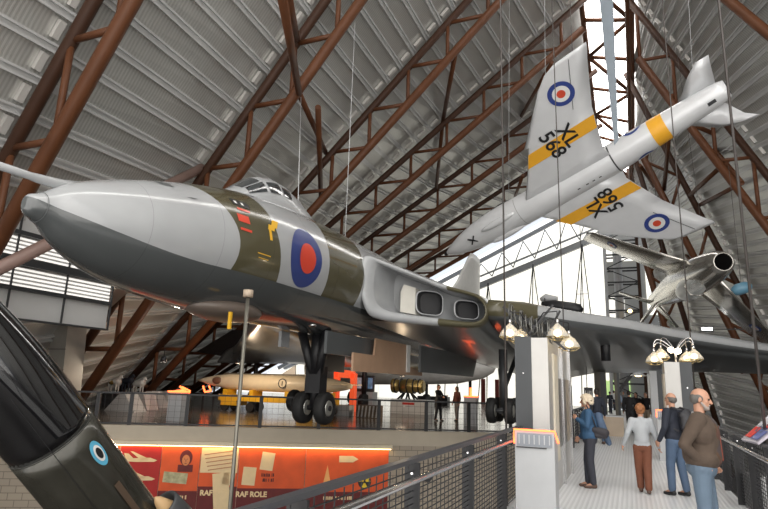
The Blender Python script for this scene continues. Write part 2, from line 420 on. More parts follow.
# ridge girder
rg = empty('ridge_girder', (0, 10, ZA[2]), label='long brown lattice girder framing the bright rooflight strip', cat='girder')
inv = Matrix.Translation(-Vector((0, 10, ZA[2])))
for x, r in ((-1.55, 0.17), (1.3, 0.22)):
    zo = -0.35
    MB().tube([(x, YK[k], (ZA[k] if x < 0 else ZAR[k])+zo) for k in range(2, 10)], r, 10).build('chord', RUST, rg, inv)
MB().tube([(1.05, YK[k], ZAR[k]-1.9) for k in range(2, 10)], 0.13, 10).build('chord', RUST, rg, inv)
yy = 12.0; fl = 0
def zr(y, arr):
    for k in range(len(YK)-1):
        if YK[k] <= y <= YK[k+1]: t = (y-YK[k])/(YK[k+1]-YK[k]); return arr[k]*(1-t)+arr[k+1]*t
    return arr[-1]
while yy < 64:
    za_, zb = zr(yy, ZA)-0.4, zr(yy, ZAR)-0.4; zc, zd = zr(yy+4, ZA)-.4, zr(yy+4, ZAR)-.4
    MB().tube([(-1.5, yy, za_), (1.3, yy, zb)], 0.14, 8).build('cross_strut', RUST, rg, inv)
    if fl: MB().tube([(-1.5, yy, za_), (1.3, yy+4, zd)], 0.14, 8).build('diagonal', RUST, rg, inv)
    else: MB().tube([(1.3, yy, zb), (-1.5, yy+4, zc)], 0.14, 8).build('diagonal', RUST, rg, inv)
    fl ^= 1; yy += 4
# cross bracing between trusses
BR = [((299, 93), 18, (326, 153), 26), ((281, -10), 10, (299, 93), 18), ((288, -5), 12, (297, 40), 18), ((456, 50), 26, (443, 120), 34), ((443, 120), 34, (436, 190), 42),
      ((318, 107), 20, (321, 200), 28), ((-45, 290), 9.2, (202, 168), 18), ((552, 62), 34, (520, 118), 42), ((523, 175), 42, (512, 205), 50),
      ((673, 95), 34, (664, 190), 42), ((693, 125), 34, (745, 147), 42), ((640, 165), 42, (655, 188), 50), ((742, 183), 34, (700, 205), 42), ((742, 183), 34, (690, 120), 42), ((700, 275), 42, (683, 250), 50), ((742, 372), 42, (712, 330), 50), ((690, 195), 38, (728, 160), 34)]
bl = ['brown brace tube linking two roof trusses, above the cockpit canopy', 'brown brace tube slanting down from the top edge above the canopy', 'short brown brace tube at the top edge above the canopy', 'brown brace tube hanging between trusses at top centre', 'brown brace tube in the middle of the left roof slope', 'slim brown brace dropping behind the canopy', 'dull pinkish brace tube beside the jet nose tip at left', 'brown brace by the yellow-banded wing tip', 'brown brace near the suspended jet nose', 'brown brace under the raised jet tail', 'brown brace tube right of the raised jet tail', 'brown brace between rooflight and fuselage roundel', 'brown brace at the right edge above the polished jet', 'brown brace right of the raised jet tailplane', 'brown brace above the polished jet nose', 'brown brace tube right of the display column', 'brown brace fanning out at the right edge']
for i, (p, ya, q, yb) in enumerate(BR):
    A, B = atY(p[0], p[1], ya), atY(q[0], q[1], yb)
    tag(MB().tube([A, B], 0.13 if i != 6 else 0.2, 8).build('brace_tube', RUST if i != 6 else mat('dull_pink_steel', (0.30, 0.2, 0.17), 0.5)), bl[i], 'brace', 'brace tubes between the trusses')

# pale sheet-metal duct at the foot of the second truss
dp = empty('ventilation_duct', (-21.1, 17, FLZ), label='pale boxed sheet-metal duct bending up beside the brown truss at left', cat='duct'); inv = Matrix.Translation(-Vector((-21.1, 17, FLZ)))
MB().bar((-20.5, 16.8, FLZ), (-21.0, 16.8, 3.8), .9, .9, upv=(0, 1, 0)).build('lower_section', BUFF, dp, inv)
MB().bar((-21.1, 16.9, 3.7), (-18.7, 16.9, 5.5), 0.9, 0.85, upv=(0, 1, 0)).build('sloping_section', BUFF, dp, inv)
SEAM = mat('dull_seam', (0.25, .24, .22), .4, .4)
for i in range(8): z_ = -3+i*.8; xc_ = -20.5-(z_-FLZ)*.064; MB().box(xc_-.47, xc_+.47, 16.32, 16.36, z_, z_+.05).build('seam_band', SEAM, dp, inv)
for i in range(9): MB().bar(Vector((-21.35, 16.44, 4.2))+Vector((.27*i, 0, .2*i)), Vector((-20.8, 16.44, 3.45))+Vector((.27*i, 0, .2*i)), .05, .05).build('seam_band', SEAM, dp, inv)

# ================================================================== GALLERY
ga = Vector((-17.08, 15.14, 0)); gb = Vector((-5.7, 22.11, 0)); gu = (gb-ga).normalized(); gn = Vector((gu.y, -gu.x, 0))
g0 = ga - gu*13; g1 = ga + gu*17.8
gf = MB(); gf.slab([(g0.x, g0.y, -0.12), (g1.x, g1.y, -0.12), (-1.95, 69.5, -0.12), (-52, 69.5, -0.12), (-40, 30, -.12)], (0, 0, 0.12))
GFL = mat('glossy_gallery_floor', (0.085, 0.07, 0.055), 0.16, noise=0.25, nscale=0.5)
struct(gf.build('floor', GFL))
fa = MB(); fa.slab([g0+gn*0.02+Vector((0,0,-0.5)), g1+gn*.02+Vector((0,0,-0.5)), g1-gn*.25+Vector((0,0,-.5)), g0-gn*.25+Vector((0,0,-.5))], (0, 0, 0.52)); struct(fa.build('trim_4', CONC))
wa = MB(); wa.slab([g0+Vector((0,0,FLZ)), g1+Vector((0,0,FLZ)), g1-gn*.2+Vector((0,0,FLZ)), g0-gn*.2+Vector((0,0,FLZ))], (0, 0, 3.5))
def block_mat():
    m = bpy.data.materials.new('pale_blockwork'); m.use_nodes = True; nt = m.node_tree; b = nt.nodes['Principled BSDF']; b.inputs['Roughness'].default_value = 0.8
    tc = nt.nodes.new('ShaderNodeTexCoord'); mp = nt.nodes.new('ShaderNodeMapping'); mp.inputs['Rotation'].default_value = (rad(90), 0, -math.atan2(gu.y, gu.x)); mp.vector_type = 'TEXTURE'
    mp.inputs['Rotation'].default_value = (rad(90), 0, math.atan2(gu.y, gu.x))
    br_ = nt.nodes.new('ShaderNodeTexBrick'); br_.inputs['Color1'].default_value = (0.42, 0.36, 0.28, 1); br_.inputs['Color2'].default_value = (0.36, 0.31, 0.25, 1); br_.inputs['Mortar'].default_value = (0.2, 0.17, 0.14, 1); br_.inputs['Scale'].default_value = 1.0; br_.inputs['Brick Width'].default_value = 0.45; br_.inputs['Row Height'].default_value = 0.22; br_.inputs['Mortar Size'].default_value = 0.012
    nt.links.new(tc.outputs['Object'], mp.inputs[0]); nt.links.new(mp.outputs[0], br_.inputs[0]); nt.links.new(br_.outputs[0], b.inputs['Base Color']); return m
struct(wa.build('wall_lower', block_mat()))
def G(u, z, o=0.0): return ga + gu*u + gn*o + Vector((0, 0, z))

# gallery fence panels
def fence_panel(u0, u1, label):
    r = empty('balustrade', G(u0, 0, -0.06), label=label, cat='railing', group='mesh balustrade panels along the gallery edge'); inv = Matrix.Translation(-G(u0, 0, -0.06))
    MB().bar(G(u0, 1.1, -.06), G(u1, 1.1, -.06), 0.05, 0.06).build('top_rail', BLACK, r, inv)
    MB().bar(G(u0, .08, -.06), G(u1, .08, -.06), 0.04, 0.05).build('bottom_rail', BLACK, r, inv)
    for uu in (u0+.03, u1-.03): MB().bar(G(uu, 0, -.06), G(uu, 1.12, -.06), 0.07, 0.05, upv=gn).build('post', BLACK, r, inv)
    m = MB(); n = int((u1-u0)/0.2)
    for i in range(1, n): m.bar(G(u0+(u1-u0)*i/n, .1, -.06), G(u0+(u1-u0)*i/n, 1.08, -.06), .007, .007, upv=gn)
    for i in range(1, 5): m.bar(G(u0, .1+.2*i, -.06), G(u1, .1+.2*i, -.06), .007, .007)
    m.build('mesh_infill', BLACK, r, inv)
edges = [-6.0, -2.9, 0.05, 1.15, 3.05, 5.6, 7.7, 9.9, 11.7, 13.35, 15.0, 16.8]
fl_ = ['at far left behind the dark jet', 'left of the pyramid plinths', 'behind the dark jet fuselage', 'in front of the largest grey pyramid plinth', 'left of the grey neon-topped plinth', 'in front of the orange neon signs', 'in front of the yellow missile trolley', 'behind the hanging nose wheels', 'left of the engine stand', 'in front of the engine stand', 'in front of the couple on the gallery', 'behind the tall walkway column']
for i in range(len(edges)-1): fence_panel(edges[i], edges[i+1], 'black mesh balustrade panel ' + fl_[i+1])

# posters on the lower wall
def strokes(u0, u1, z, h, seed):
    # blurred, unreadable lettering: short upright strokes with gaps
    q = random.Random(seed); out = []; u = u0
    while u < u1:
        w_ = q.uniform(.02, .05); out.append([(u, z-h/2), (u+w_, z-h/2), (u+w_, z+h/2*q.uniform(.6, 1)), (u, z+h/2*q.uniform(.6, 1))]); u += w_ + q.choice((.012, .02, .06))
    return out
POR = mat('poster_orange_print', (0.74, 0.10, 0.02), 0.6, noise=0.4, nscale=1.3)
PRD = mat('poster_red_print', (0.42, 0.015, 0.012), 0.6, noise=0.3, nscale=1.5)
PDK = mat('poster_maroon_print', (0.13, 0.012, 0.012), 0.6, noise=0.3)
PCR = mat('poster_cream_print', (0.80, 0.62, 0.36), 0.6, noise=0.12, nscale=4)
PSK = mat('poster_skin_print', (0.62, 0.22, 0.08), 0.6)
INK = mat('poster_ink', (0.09, 0.02, 0.015), 0.6)
def gpoly(mb, pts, o, th=0.004, mi=0): mb.slab([G(u, z, o) for u, z in pts], gn*th, mi)
def rect(u0, u1, z0, z1, a=0):
    cu, cz = (u0+u1)/2, (z0+z1)/2; return [(cu+(u-cu)*cos(a)-(z-cz)*sin(a), cz+(u-cu)*sin(a)+(z-cz)*cos(a)) for u, z in ((u0,z0),(u1,z0),(u1,z1),(u0,z1))]
PB = -2.95; PT = -0.66
def poster(u0, u1, label, split=None):
    c = G((u0+u1)/2, PB, 0.03); r = empty('wall_poster', c, label=label, cat='poster', group='orange exhibition posters on the lower wall'); inv = Matrix.Translation(-c)
    b = MB(); gpoly(b, rect(u0, u1, PB, PT), 0.0, 0.03); b.build('board', POR, r, inv)
    return r, inv
def child(r, inv, polys, name, mtl, o=0.034):
    b = MB()
    for p in polys: gpoly(b, p, o)
    return b.build(name, mtl, r, inv)
jet = [(-.62, .0), (-.5, .06), (.35, .09), (.55, .03), (.62, 0), (.5, -.05), (-.2, -.06), (-.55, -.04)]
jfin = [(-.6, .03), (-.68, .24), (-.5, .22), (-.3, .06)]
jwing = [(-.45, .30), (-.35, .30), (.3, .05), (0, .0)]
r, inv = poster(0.14, 0.98, 'plain red poster panel, leftmost on the lower wall')
child(r, inv, [rect(.2, .92, PB+.05, PT-.1)], 'red_field', RED)
r, inv = poster(1.02, 2.36, 'maroon poster with three cream aircraft silhouettes in a column')
child(r, inv, [rect(1.02, 2.36, PB, PT-.02)], 'maroon_field', PRD)
sil = []
for cz in (-1.12, -1.72, -2.28):
    for shp in (jet, jfin, jwing): sil.append([(1.72+x*.85, cz+z*.95) for x, z in shp])
child(r, inv, sil, 'aircraft_silhouettes', PCR, .04)
r, inv = poster(2.38, 3.66, 'orange poster with a pilot portrait above a small landscape picture')
child(r, inv, [rect(2.38, 3.66, PB, -2.1)], 'maroon_foot', PDK)
def disc(cu, cz, ru, rz_, n=18): return [(cu+ru*cos(2*PI*i/n), cz+rz_*sin(2*PI*i/n)) for i in range(n)]
child(r, inv, [disc(3.2, -1.02, .21, .26), rect(2.95, 3.45, -1.48, -1.25)], 'helmet', PDK, .04)
child(r, inv, [disc(3.2, -1.1, .13, .18)], 'face', PSK, .046)
for pl_ in (disc(3.15, -1.06, .018, .012), disc(3.25, -1.06, .018, .012), disc(3.2, -1.2, .04, .01), rect(3.192, 3.208, -1.15, -1.07)): child(r, inv, [pl_], 'printed_feature', INK, .052)
child(r, inv, [rect(2.5, 3.3, -1.85, -1.5, -.08)], 'landscape_picture', mat('picture_green', (.45, .42, .25), .6, noise=.7, nscale=8), .04)
child(r, inv, strokes(2.9, 3.3, -2.3, .13, 4), 'blurred_lettering', PCR, .044)
r, inv = poster(3.68, 4.98, 'cream document-collage poster reading RAF ROLE, left of the thin pole')
child(r, inv, [rect(3.68, 4.98, PB, -1.95)], 'maroon_foot', PDK)
child(r, inv, [rect(3.7, 4.96, -1.5, PT-.02)], 'document_page', PCR, .038)
child(r, inv, [rect(4.2, 4.75, -2.75, -1.5, .12), rect(4.5, 4.9, -1.9, -1.3, -.1)], 'letter_page', PCR, .043)
child(r, inv, [rect(3.8+.04*i, 4.8, -.85-.13*i, -.82-.13*i, .15) for i in range(5)], 'typed_lines', mat('faded_ink', (.45, .2, .1), .6), .05)
text_mesh('lettering', 'RAF ROLE', .24, PCR, r, inv @ G(4.3, -2.16, .05), gu, (0,0,1), bold=.01)
r, inv = poster(5.0, 7.3, 'orange poster with two cream papers reading RAF ROLE, right of the pole')
child(r, inv, [rect(5.0, 7.3, PB, -2.0)], 'maroon_foot', PDK)
child(r, inv, [rect(5.75, 6.2, -1.4, -.8, -.12), rect(5.15, 5.6, -1.9, -1.3, -.06)], 'paper_sheet', PCR, .042)
text_mesh('lettering', 'RAF ROLE', .24, PCR, r, inv @ G(5.5, -2.2, .05), gu, (0,0,1), bold=.01)
child(r, inv, strokes(5.8, 6.25, -1.55, .12, 1)+strokes(5.85, 6.2, -1.72, .12, 2), 'blurred_stamp', INK, .044)
r, inv = poster(7.32, 10.3, 'orange rocket poster with a black and yellow radiation sign, rightmost')
child(r, inv, [rect(7.32, 10.3, PB, -2.1)], 'maroon_foot', PDK)
child(r, inv, [[(8.5, -1.1), (9.0, -1.1), (9.2, -.99), (9.0, -.88), (8.5, -.88)]], 'missile_picture', PCR, .042)
child(r, inv, [[(7.95, -1.9), (8.1, -1.2), (8.25, -1.9)]], 'plume_picture', mat('poster_glow_orange', (.95, .45, .15), .6), .042)
child(r, inv, [disc(9.45, -1.75, .24, .24)], 'radiation_disc', mat('sign_black', (.01, .01, .01), .5), .044)
tre = []
for q in range(3):
    a0 = rad(90+120*q-30)+PI/3; tre.append([(9.45+.05*cos(a0+t), -1.75+.05*sin(a0+t)) for t in (0, rad(60))] + [(9.45+.21*cos(a0+t), -1.75+.21*sin(a0+t)) for t in (rad(60), rad(30), 0)])
child(r, inv, tre, 'radiation_blades', mat('sign_yellow', (.85, .6, .03), .5), .05)
child(r, inv, strokes(8.0, 9.1, -2.3, .12, 3), 'blurred_lettering', PCR, .044)
# strip light above posters
c = G(5, -.5, .1); r = empty('strip_light', c, label='long warm strip light fixed along the top of the posters', cat='light'); inv = Matrix.Translation(-c)
b = MB(); gpoly(b, rect(.05, 10.4, -.60, -.47), .02, .22); b.build('housing', CREAM, r, inv)
b = MB(); gpoly(b, rect(.1, 10.35, -.625, -.6), .05, .16); b.build('tube', STRIPL, r, inv)

# ================================================================== WALKWAY
WL, WR = -1.72, 1.48
f = MB(); f.box(WL-.1, WR+.1, -4, 62, -0.06, 0); struct(f.build('floor', FLOORW))
f = MB()
for x in (WL-.08, WR+.08): f.bar((x, -4, -.25), (x, 62, -.25), .16, .38)
struct(f.build('trim_5', DARK))
def walk_rail(x, side, ys, label, handrail=True, fine=True):
    o0 = Vector((x, ys[0], 0)); r = empty('walkway_railing', o0, label=label, cat='railing'); inv = Matrix.Translation(-o0)
    y0, y1 = ys[0], ys[-1]
    MB().bar((x, y0, 1.085), (x, y1, 1.085), 0.075, 0.035).build('top_rail', RAILG, r, inv)
    for y in ys[1:-1] if len(ys) > 2 else ys:
        p = MB().box(x-.065, x+.065, y-.012, y+.012, -.3, 1.067).build('post', BLACK, r, inv)
        MB().tube([(x, y-.011, .98), (x, y-.018, .98)], .012, 10).build('bolt', STEEL, p, inv)
    m = MB(); sp = .13
    n = int((y1-y0)/sp)
    for i in range(n+1): m.bar((x, y0+sp*i, .06), (x, y0+sp*i, 1.05), .007, .007, upv=(1, 0, 0))
    nh = 19 if fine else 10
    for i in range(nh): m.bar((x+.008, y0, .08+i*.97/nh), (x+.008, y1, .08+i*.97/nh), .008, .008)
    m.build('mesh_infill', BLACK, r, inv)
    if handrail:
        xi = x - side*.17
        h = MB().tube([(xi, y0, .99), (xi, y1, .99)], 0.024, 12).build('handrail', STEEL, r, inv)
        for y in ys[1:-1]:
            bb = MB().tube([(x, y+.03, .93), (xi+side*.03, y+.03, .93), (xi, y+.03, .975)], .012, 8); bb.tube([(x-side*.005, y+.03, .93), (x-side*.03, y+.03, .93)], .03, 10)
            bb.build('bracket', BLACK, r, inv)
    return r
walk_rail(-1.72, -1, [-3.5, -2.5, -.7, 1.15, 2.95, 4.8, 6.62, 8.45, 9.9], 'long graphite mesh railing with steel handrail in the left foreground')
walk_rail(-1.72, -1, [14.2, 15.5, 17.2, 19, 20.8, 22.6, 24.4], 'black mesh railing on the walkway left side beyond the tall column', True, False)
walk_rail(1.55, 1, [3.0, 4.5, 6.0, 7.6, 8.8, 10.0, 11.3, 12.8, 14.3, 15.9], 'black mesh railing with steel handrail on the right of the walkway')
walk_rail(1.55, 1, [19.0, 21, 23, 25, 27, 30], 'black mesh railing at the far right of the walkway beyond the second column', True, False)

# suspension rods of the walkway
def rod(a, b, r_, label, name='suspension_rod', m=CABLE, group=None):
    return tag(MB().tube([a, b], r_, 8).build(name, m), label, 'rod' if 'rod' in name else 'cable', group)
rod((-1.78, 9.15, -.3), (-1.78, 9.15, 33.5), .014, 'thin dark rod hanging left of the lamp cluster beside the tall column', group='walkway hanging rods')
rod((-1.78, 18.3, -.3), (-1.78, 18.3, 29), .017, 'thin rod crossing the yellow-banded wing and dropping behind the column', group='walkway hanging rods')
rod((1.62, 9.35, -.3), (1.62, 9.35, 33.5), .020, 'thick dark rod down the right edge, in front of the colourful panel', group='walkway hanging rods')
rod((1.62, 18.3, -.3), (1.62, 18.3, 29), .017, 'thin dark rod passing the polished jet to the second column', group='walkway hanging rods')
rod((-1.78, 27.5, -.3), (-1.78, 27.5, 27), .017, 'far thin rod behind the yellow-banded jet fuselage', group='walkway hanging rods')

# thin pole with cap, lower left
p0 = Vector((-5.86, 8.0, FLZ)); tz = (O + ray(248, 296)*(8.0/ray(248, 296).y)); px_ = tz.x
r = empty('pole', (px_, 8.0, FLZ), label='thin grey pole with a pale round cap, in front of the big jet', cat='pole')
MB().tube([(0, 0, 0), (0, 0, tz.z-FLZ)], .033, 10).build('shaft', mat('weathered_steel', (.2, .19, .16), .35, .6), r)
MB().tube([(0, 0, tz.z-FLZ-.02), (0, 0, tz.z-FLZ+.1)], .085, 16).build('cap', mat('buff_plastic', (.45, .36, .27), .5), r)
MB().tube([(0, 0, 2.2), (0, 0, 2.28)], .05, 12).build('collar', BLACK, r)
MB().tube([(0, 0, 0), (0, 0, .05)], .2, 16).build('base', BLACK, r)

# ================================================================== BIG DELTA JET (grey / olive)
VX = -7.9
VKEY = [(5.28, 4.16, 3.98, .05), (5.33, 4.22, 3.92, .13), (5.45, 4.27, 3.87, .2), (5.62, 4.38, 3.78, .28), (5.8, 4.52, 3.64, .40), (6.15, 4.70, 3.46, .60), (6.6, 4.88, 3.30, .80), (7.2, 5.08, 3.17, 1.0), (7.9, 5.28, 3.08, 1.17), (8.7, 5.48, 3.01, 1.32), (9.8, 5.70, 2.96, 1.42), (11.0, 5.83, 2.95, 1.45), (13.5, 5.90, 2.95, 1.45), (17.0, 5.90, 2.9, 1.45), (24, 5.85, 2.85, 1.45), (29, 5.6, 3.1, 1.2), (32.5, 5.2, 3.9, .6), (33.5, 5.0, 4.2, .3)]
def interp(K, y, c):
    if y <= K[0][0]: return K[0][c]
    for i in range(len(K)-1):
        if K[i][0] <= y <= K[i+1][0]:
            # smooth cubic
            p0_, p1_, p2_, p3_ = K[max(i-1,0)], K[i], K[i+1], K[min(i+2,len(K)-1)]
            t = (y-p1_[0])/(p2_[0]-p1_[0]); h_ = p2_[0]-p1_[0]
            def sl(a_, b_, d_): 
                return (d_[c]-a_[c])/(d_[0]-a_[0]) if d_[0] != a_[0] else 0
            m0 = sl(p0_, p1_, p2_)*h_; m1 = sl(p1_, p2_, p3_)*h_
            return (2*t**3-3*t*t+1)*p1_[c] + (t**3-2*t*t+t)*m0 + (-2*t**3+3*t*t)*p2_[c] + (t**3-t*t)*m1
    return K[-1][c]
def vring(y, n=56):
    zt, zb, w_ = interp(VKEY, y, 1), interp(VKEY, y, 2), interp(VKEY, y, 3); zc, h_ = (zt+zb)/2, (zt-zb)/2
    return [Vector((VX + w_*cos(2*PI*j/n), y, zc + h_*sin(2*PI*j/n))) for j in range(n)]
def hullx(y, z, off=0.0):
    zt, zb, w_ = interp(VKEY, y, 1), interp(VKEY, y, 2), interp(VKEY, y, 3); zc, h_ = (zt+zb)/2, (zt-zb)/2
    return VX + w_*math.sqrt(max(0.0, 1-((z-zc)/h_)**2)) + off
def vulcan_paint():
    m = bpy.data.materials.new('grey_and_olive_camouflage'); m.use_nodes = True; nt = m.node_tree; b = nt.nodes['Principled BSDF']
    b.inputs['Roughness'].default_value = 0.2; b.inputs['Coat Weight'].default_value = 0.6; b.inputs['Coat Roughness'].default_value = 0.07
    tc = nt.nodes.new('ShaderNodeTexCoord'); sp = nt.nodes.new('ShaderNodeSeparateXYZ'); nt.links.new(tc.outputs['Object'], sp.inputs[0])
    y, z = sp.outputs[1], sp.outputs[2]
    n = nt.nodes.new('ShaderNodeTexNoise'); n.inputs['Scale'].default_value = 1.1; n.inputs['Detail'].default_value = 5; nt.links.new(tc.outputs['Object'], n.inputs['Vector'])
    mn = node_math(nt, 'MULTIPLY_ADD', n.outputs['Fac'], 0.24, 0.88)
    def mix(f, a, bb):
        x = nt.nodes.new('ShaderNodeMix'); x.data_type = 'RGBA'
        for i, v in ((6, a), (7, bb)):
            if isinstance(v, tuple): x.inputs[i].default_value = (*v, 1)
            else: nt.links.new(v, x.inputs[i])
        nt.links.new(f, x.inputs[0]); return x.outputs[2]
    light = (0.385, 0.395, 0.405); olive = (0.085, 0.076, 0.042); dark = (0.085, 0.092, 0.094)
    dz = node_math(nt, 'SUBTRACT', z, 4.0)
    yb = node_math(nt, 'MULTIPLY_ADD', node_math(nt, 'MULTIPLY', dz, dz), -0.42, 8.62)
    c = mix(node_math(nt, 'GREATER_THAN', y, yb), light, olive)
    y2 = node_math(nt, 'MULTIPLY_ADD', dz, -0.28, 9.88)
    c = mix(node_math(nt, 'GREATER_THAN', y, y2), c, light)
    c = mix(node_math(nt, 'GREATER_THAN', y, 11.86), c, olive)
    y3 = node_math(nt, 'MULTIPLY_ADD', dz, 0.2, 13.72)
    c = mix(node_math(nt, 'GREATER_THAN', y, y3), c, light)
    c = mix(node_math(nt, 'GREATER_THAN', y, 19.0), c, olive)
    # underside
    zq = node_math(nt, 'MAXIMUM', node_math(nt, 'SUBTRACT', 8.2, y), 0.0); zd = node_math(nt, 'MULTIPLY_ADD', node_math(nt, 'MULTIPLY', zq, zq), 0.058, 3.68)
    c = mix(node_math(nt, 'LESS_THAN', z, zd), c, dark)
    # panel lines
    fr = node_math(nt, 'FRACT', node_math(nt, 'DIVIDE', y, 1.37)); ln = node_math(nt, 'LESS_THAN', fr, 0.007)
    hs = nt.nodes.new('ShaderNodeHueSaturation'); nt.links.new(c, hs.inputs['Color'])
    nt.links.new(node_math(nt, 'MULTIPLY', mn, node_math(nt, 'MULTIPLY_ADD', ln, -0.3, 1.0)), hs.inputs['Value'])
    nt.links.new(hs.outputs[0], b.inputs['Base Color'])
    return m
VP = vulcan_paint()
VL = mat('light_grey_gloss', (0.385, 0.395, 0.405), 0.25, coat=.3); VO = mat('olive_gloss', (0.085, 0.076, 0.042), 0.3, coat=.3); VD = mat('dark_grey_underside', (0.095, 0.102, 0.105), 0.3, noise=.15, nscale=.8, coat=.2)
V0 = Vector((VX, 13.9, 0.6)); vinv = Matrix.Translation(-V0)
vul = empty('delta_bomber', V0, label='huge grey and olive delta-wing jet bomber hanging across the hall, nose to the left', cat='aircraft')
ys = [5.28, 5.29, 5.31, 5.34, 5.38, 5.42, 5.46, 5.5, 5.58, 5.66, 5.74] + [5.8+.15*i for i in range(30)] + [10.3+.4*i for i in range(20)] + [18.5+1.0*i for i in range(16)]
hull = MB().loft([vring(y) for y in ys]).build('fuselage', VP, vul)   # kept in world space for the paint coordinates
hull.matrix_parent_inverse = vul.matrix_world.inverted(); bpy.context.view_layer.update()
hull.location = -V0; hull.matrix_parent_inverse = Matrix()
def vpart(mb, name, m, recalc=True, parent=None): return mb.build(name, m, parent or vul, vinv, recalc)
# nose probe
b = MB(); tip = Vector((-7.9, 5.85, 4.5)); a = atX(-60, 146, -8.05); b.tube([tip+Vector((0, .5, .12)), tip+Vector((0,-.05,.02)), tip + (a-tip)*.25, tip+(a-tip)*.3, a], [.11, .085, .07, .06, .058], 14); vpart(b, 'refuelling_probe', VL)
# small nose-cap ring
b = MB()
for y in (5.5, ): 
    ring = vring(y, 40); b.tube([v + (v-Vector((VX, y, 4.08))).normalized()*.002 for v in ring]+[ring[0]], .006, 6, caps=False)
vpart(b, 'nose_ring', VD)
# canopy
cy = [(9.5, .02, .3), (9.75, .10, .42), (10.1, .30, .55), (10.5, .52, .62), (10.95, .62, .64), (11.5, .60, .62), (12.1, .45, .55), (12.8, .22, .42), (13.6, .05, .25)]
rings = []
for y, h_, w_ in cy:
    zb = interp(VKEY, y, 1) - .22
    rings.append([Vector((VX + w_*cos(t), y, zb + (h_+.22)*sin(t))) for t in [PI*j/20 for j in range(21)]])
b = MB().loft(rings, closed=False); cn = vpart(b, 'canopy', VL, False)
b = MB()
def cpt(y, t, off=.012):
    h_, w_ = interp(cy, y, 1), interp(cy, y, 2); zb = interp(VKEY, y, 1) - .22
    return Vector((VX + (w_+off)*cos(t), y, zb + (h_+.22+off)*sin(t)))
def cquad(mb, y0, y1, t0, t1, n=5, off=.012):
    P = [[cpt(y0+(y1-y0)*i/n, t0+(t1-t0)*j/n, off) for j in range(n+1)] for i in range(n+1)]
    mb.add([p for row in P for p in row], [(i*(n+1)+j, i*(n+1)+j+1, (i+1)*(n+1)+j+1, (i+1)*(n+1)+j) for i in range(n) for j in range(n)], 0, True)
DGL = mat('dark_cockpit_glass', (.03, .035, .04), .06, coat=1.0)
for (y0, y1, t0, t1) in ((9.85, 10.35, 1.0, 1.5), (9.85, 10.35, 1.64, 2.1), (9.9, 10.4, .45, .92), (10.5, 10.95, .42, .85), (11.05, 11.4, .42, .75)):
    b2 = MB(); cquad(b2, y0, y1, t0, t1); vpart(b2, 'window_pane', DGL, False, None)
# roundel and markings on the hull side
def patch(mb, fn, nu, nv, off, close=False):
    P = [[fn(i/nu, j/nv) for j in range(nv+1)] for i in range(nu+1)]
    mb.add([Vector((hullx(y, z, off), y, z)) for row in P for y, z in row], [(i*(nv+1)+j, i*(nv+1)+j+1, (i+1)*(nv+1)+j+1, (i+1)*(nv+1)+j) for i in range(nu) for j in range(nv)], 0, True)
def ring_patch(cy_, cz_, r0, r1, off, m, name):
    b = MB(); patch(b, lambda u, v: (cy_ + (r0+(r1-r0)*u)*cos(2*PI*v), cz_ + (r0+(r1-r0)*u)*sin(2*PI*v)), 5, 40, off); return vpart(b, name, m, False)
VB = mat('deep_blue_marking', (.03, .05, .2), .3, coat=.3); VR = mat('bright_red_marking', (.65, .06, .03), .3, coat=.3)
ring_patch(10.82, 4.37, .0, .66, .006, VB, 'roundel'); ring_patch(10.85, 4.36, .0, .34, .014, VR, 'roundel_centre')
def rpatch(y0, y1, z0, z1, m, name, sh=0.0, off=.008):
    b = MB(); patch(b, lambda u, v: (y0+(y1-y0)*u + sh*(v-.5), z0+(z1-z0)*v), 4, 4, off); return vpart(b, name, m, False)
rpatch(8.62, 9.05, 4.98, 5.12, mat('badge_black', (.02, .02, .02), .4), 'crew_name_panel'); rpatch(8.68, 8.74, 5.02, 5.08, WHITE, 'badge_mark', 0, .014); rpatch(8.84, 8.90, 5.02, 5.08, WHITE, 'badge_mark', 0, .014)
rpatch(8.66, 8.98, 4.88, 4.93, VR, 'red_stencil'); rpatch(8.58, 8.88, 4.62, 4.78, VR, 'red_stencil'); rpatch(8.6, 8.9, 4.45, 4.5, VR, 'red_stencil')
rpatch(9.42, 9.62, 4.66, 4.78, YELLOW, 'rescue_arrow', .05); rpatch(9.42, 9.5, 4.44, 4.7, YELLOW, 'rescue_arrow', -.02); rpatch(9.56, 9.75, 4.74, 4.92, YELLOW, 'rescue_arrow', .12)
rpatch(9.1, 9.5, 4.1, 4.12, YELLOW, 'yellow_stencil'); rpatch(9.15, 9.45, 4.02, 4.035, YELLOW, 'yellow_stencil')
rpatch(7.28, 7.5, 4.98, 5.08, VD, 'access_panel'); rpatch(7.62, 7.75, 4.80, 4.83, VD, 'access_panel', .1)
# belly blister and hanging yellow tag
b = MB(); b.ell((-7.6, 9.6, 3.06), (.6, 1.0, .24), 24, 12); vpart(b, 'bomb_aimer_blister', mat('brownish_grey_paint', (.15, .12, .10), .35))
b = MB(); b.box(-7.03, -6.97, 9.0, 9.05, 2.62, 2.95); vpart(b, 'yellow_tag', YELLOW)

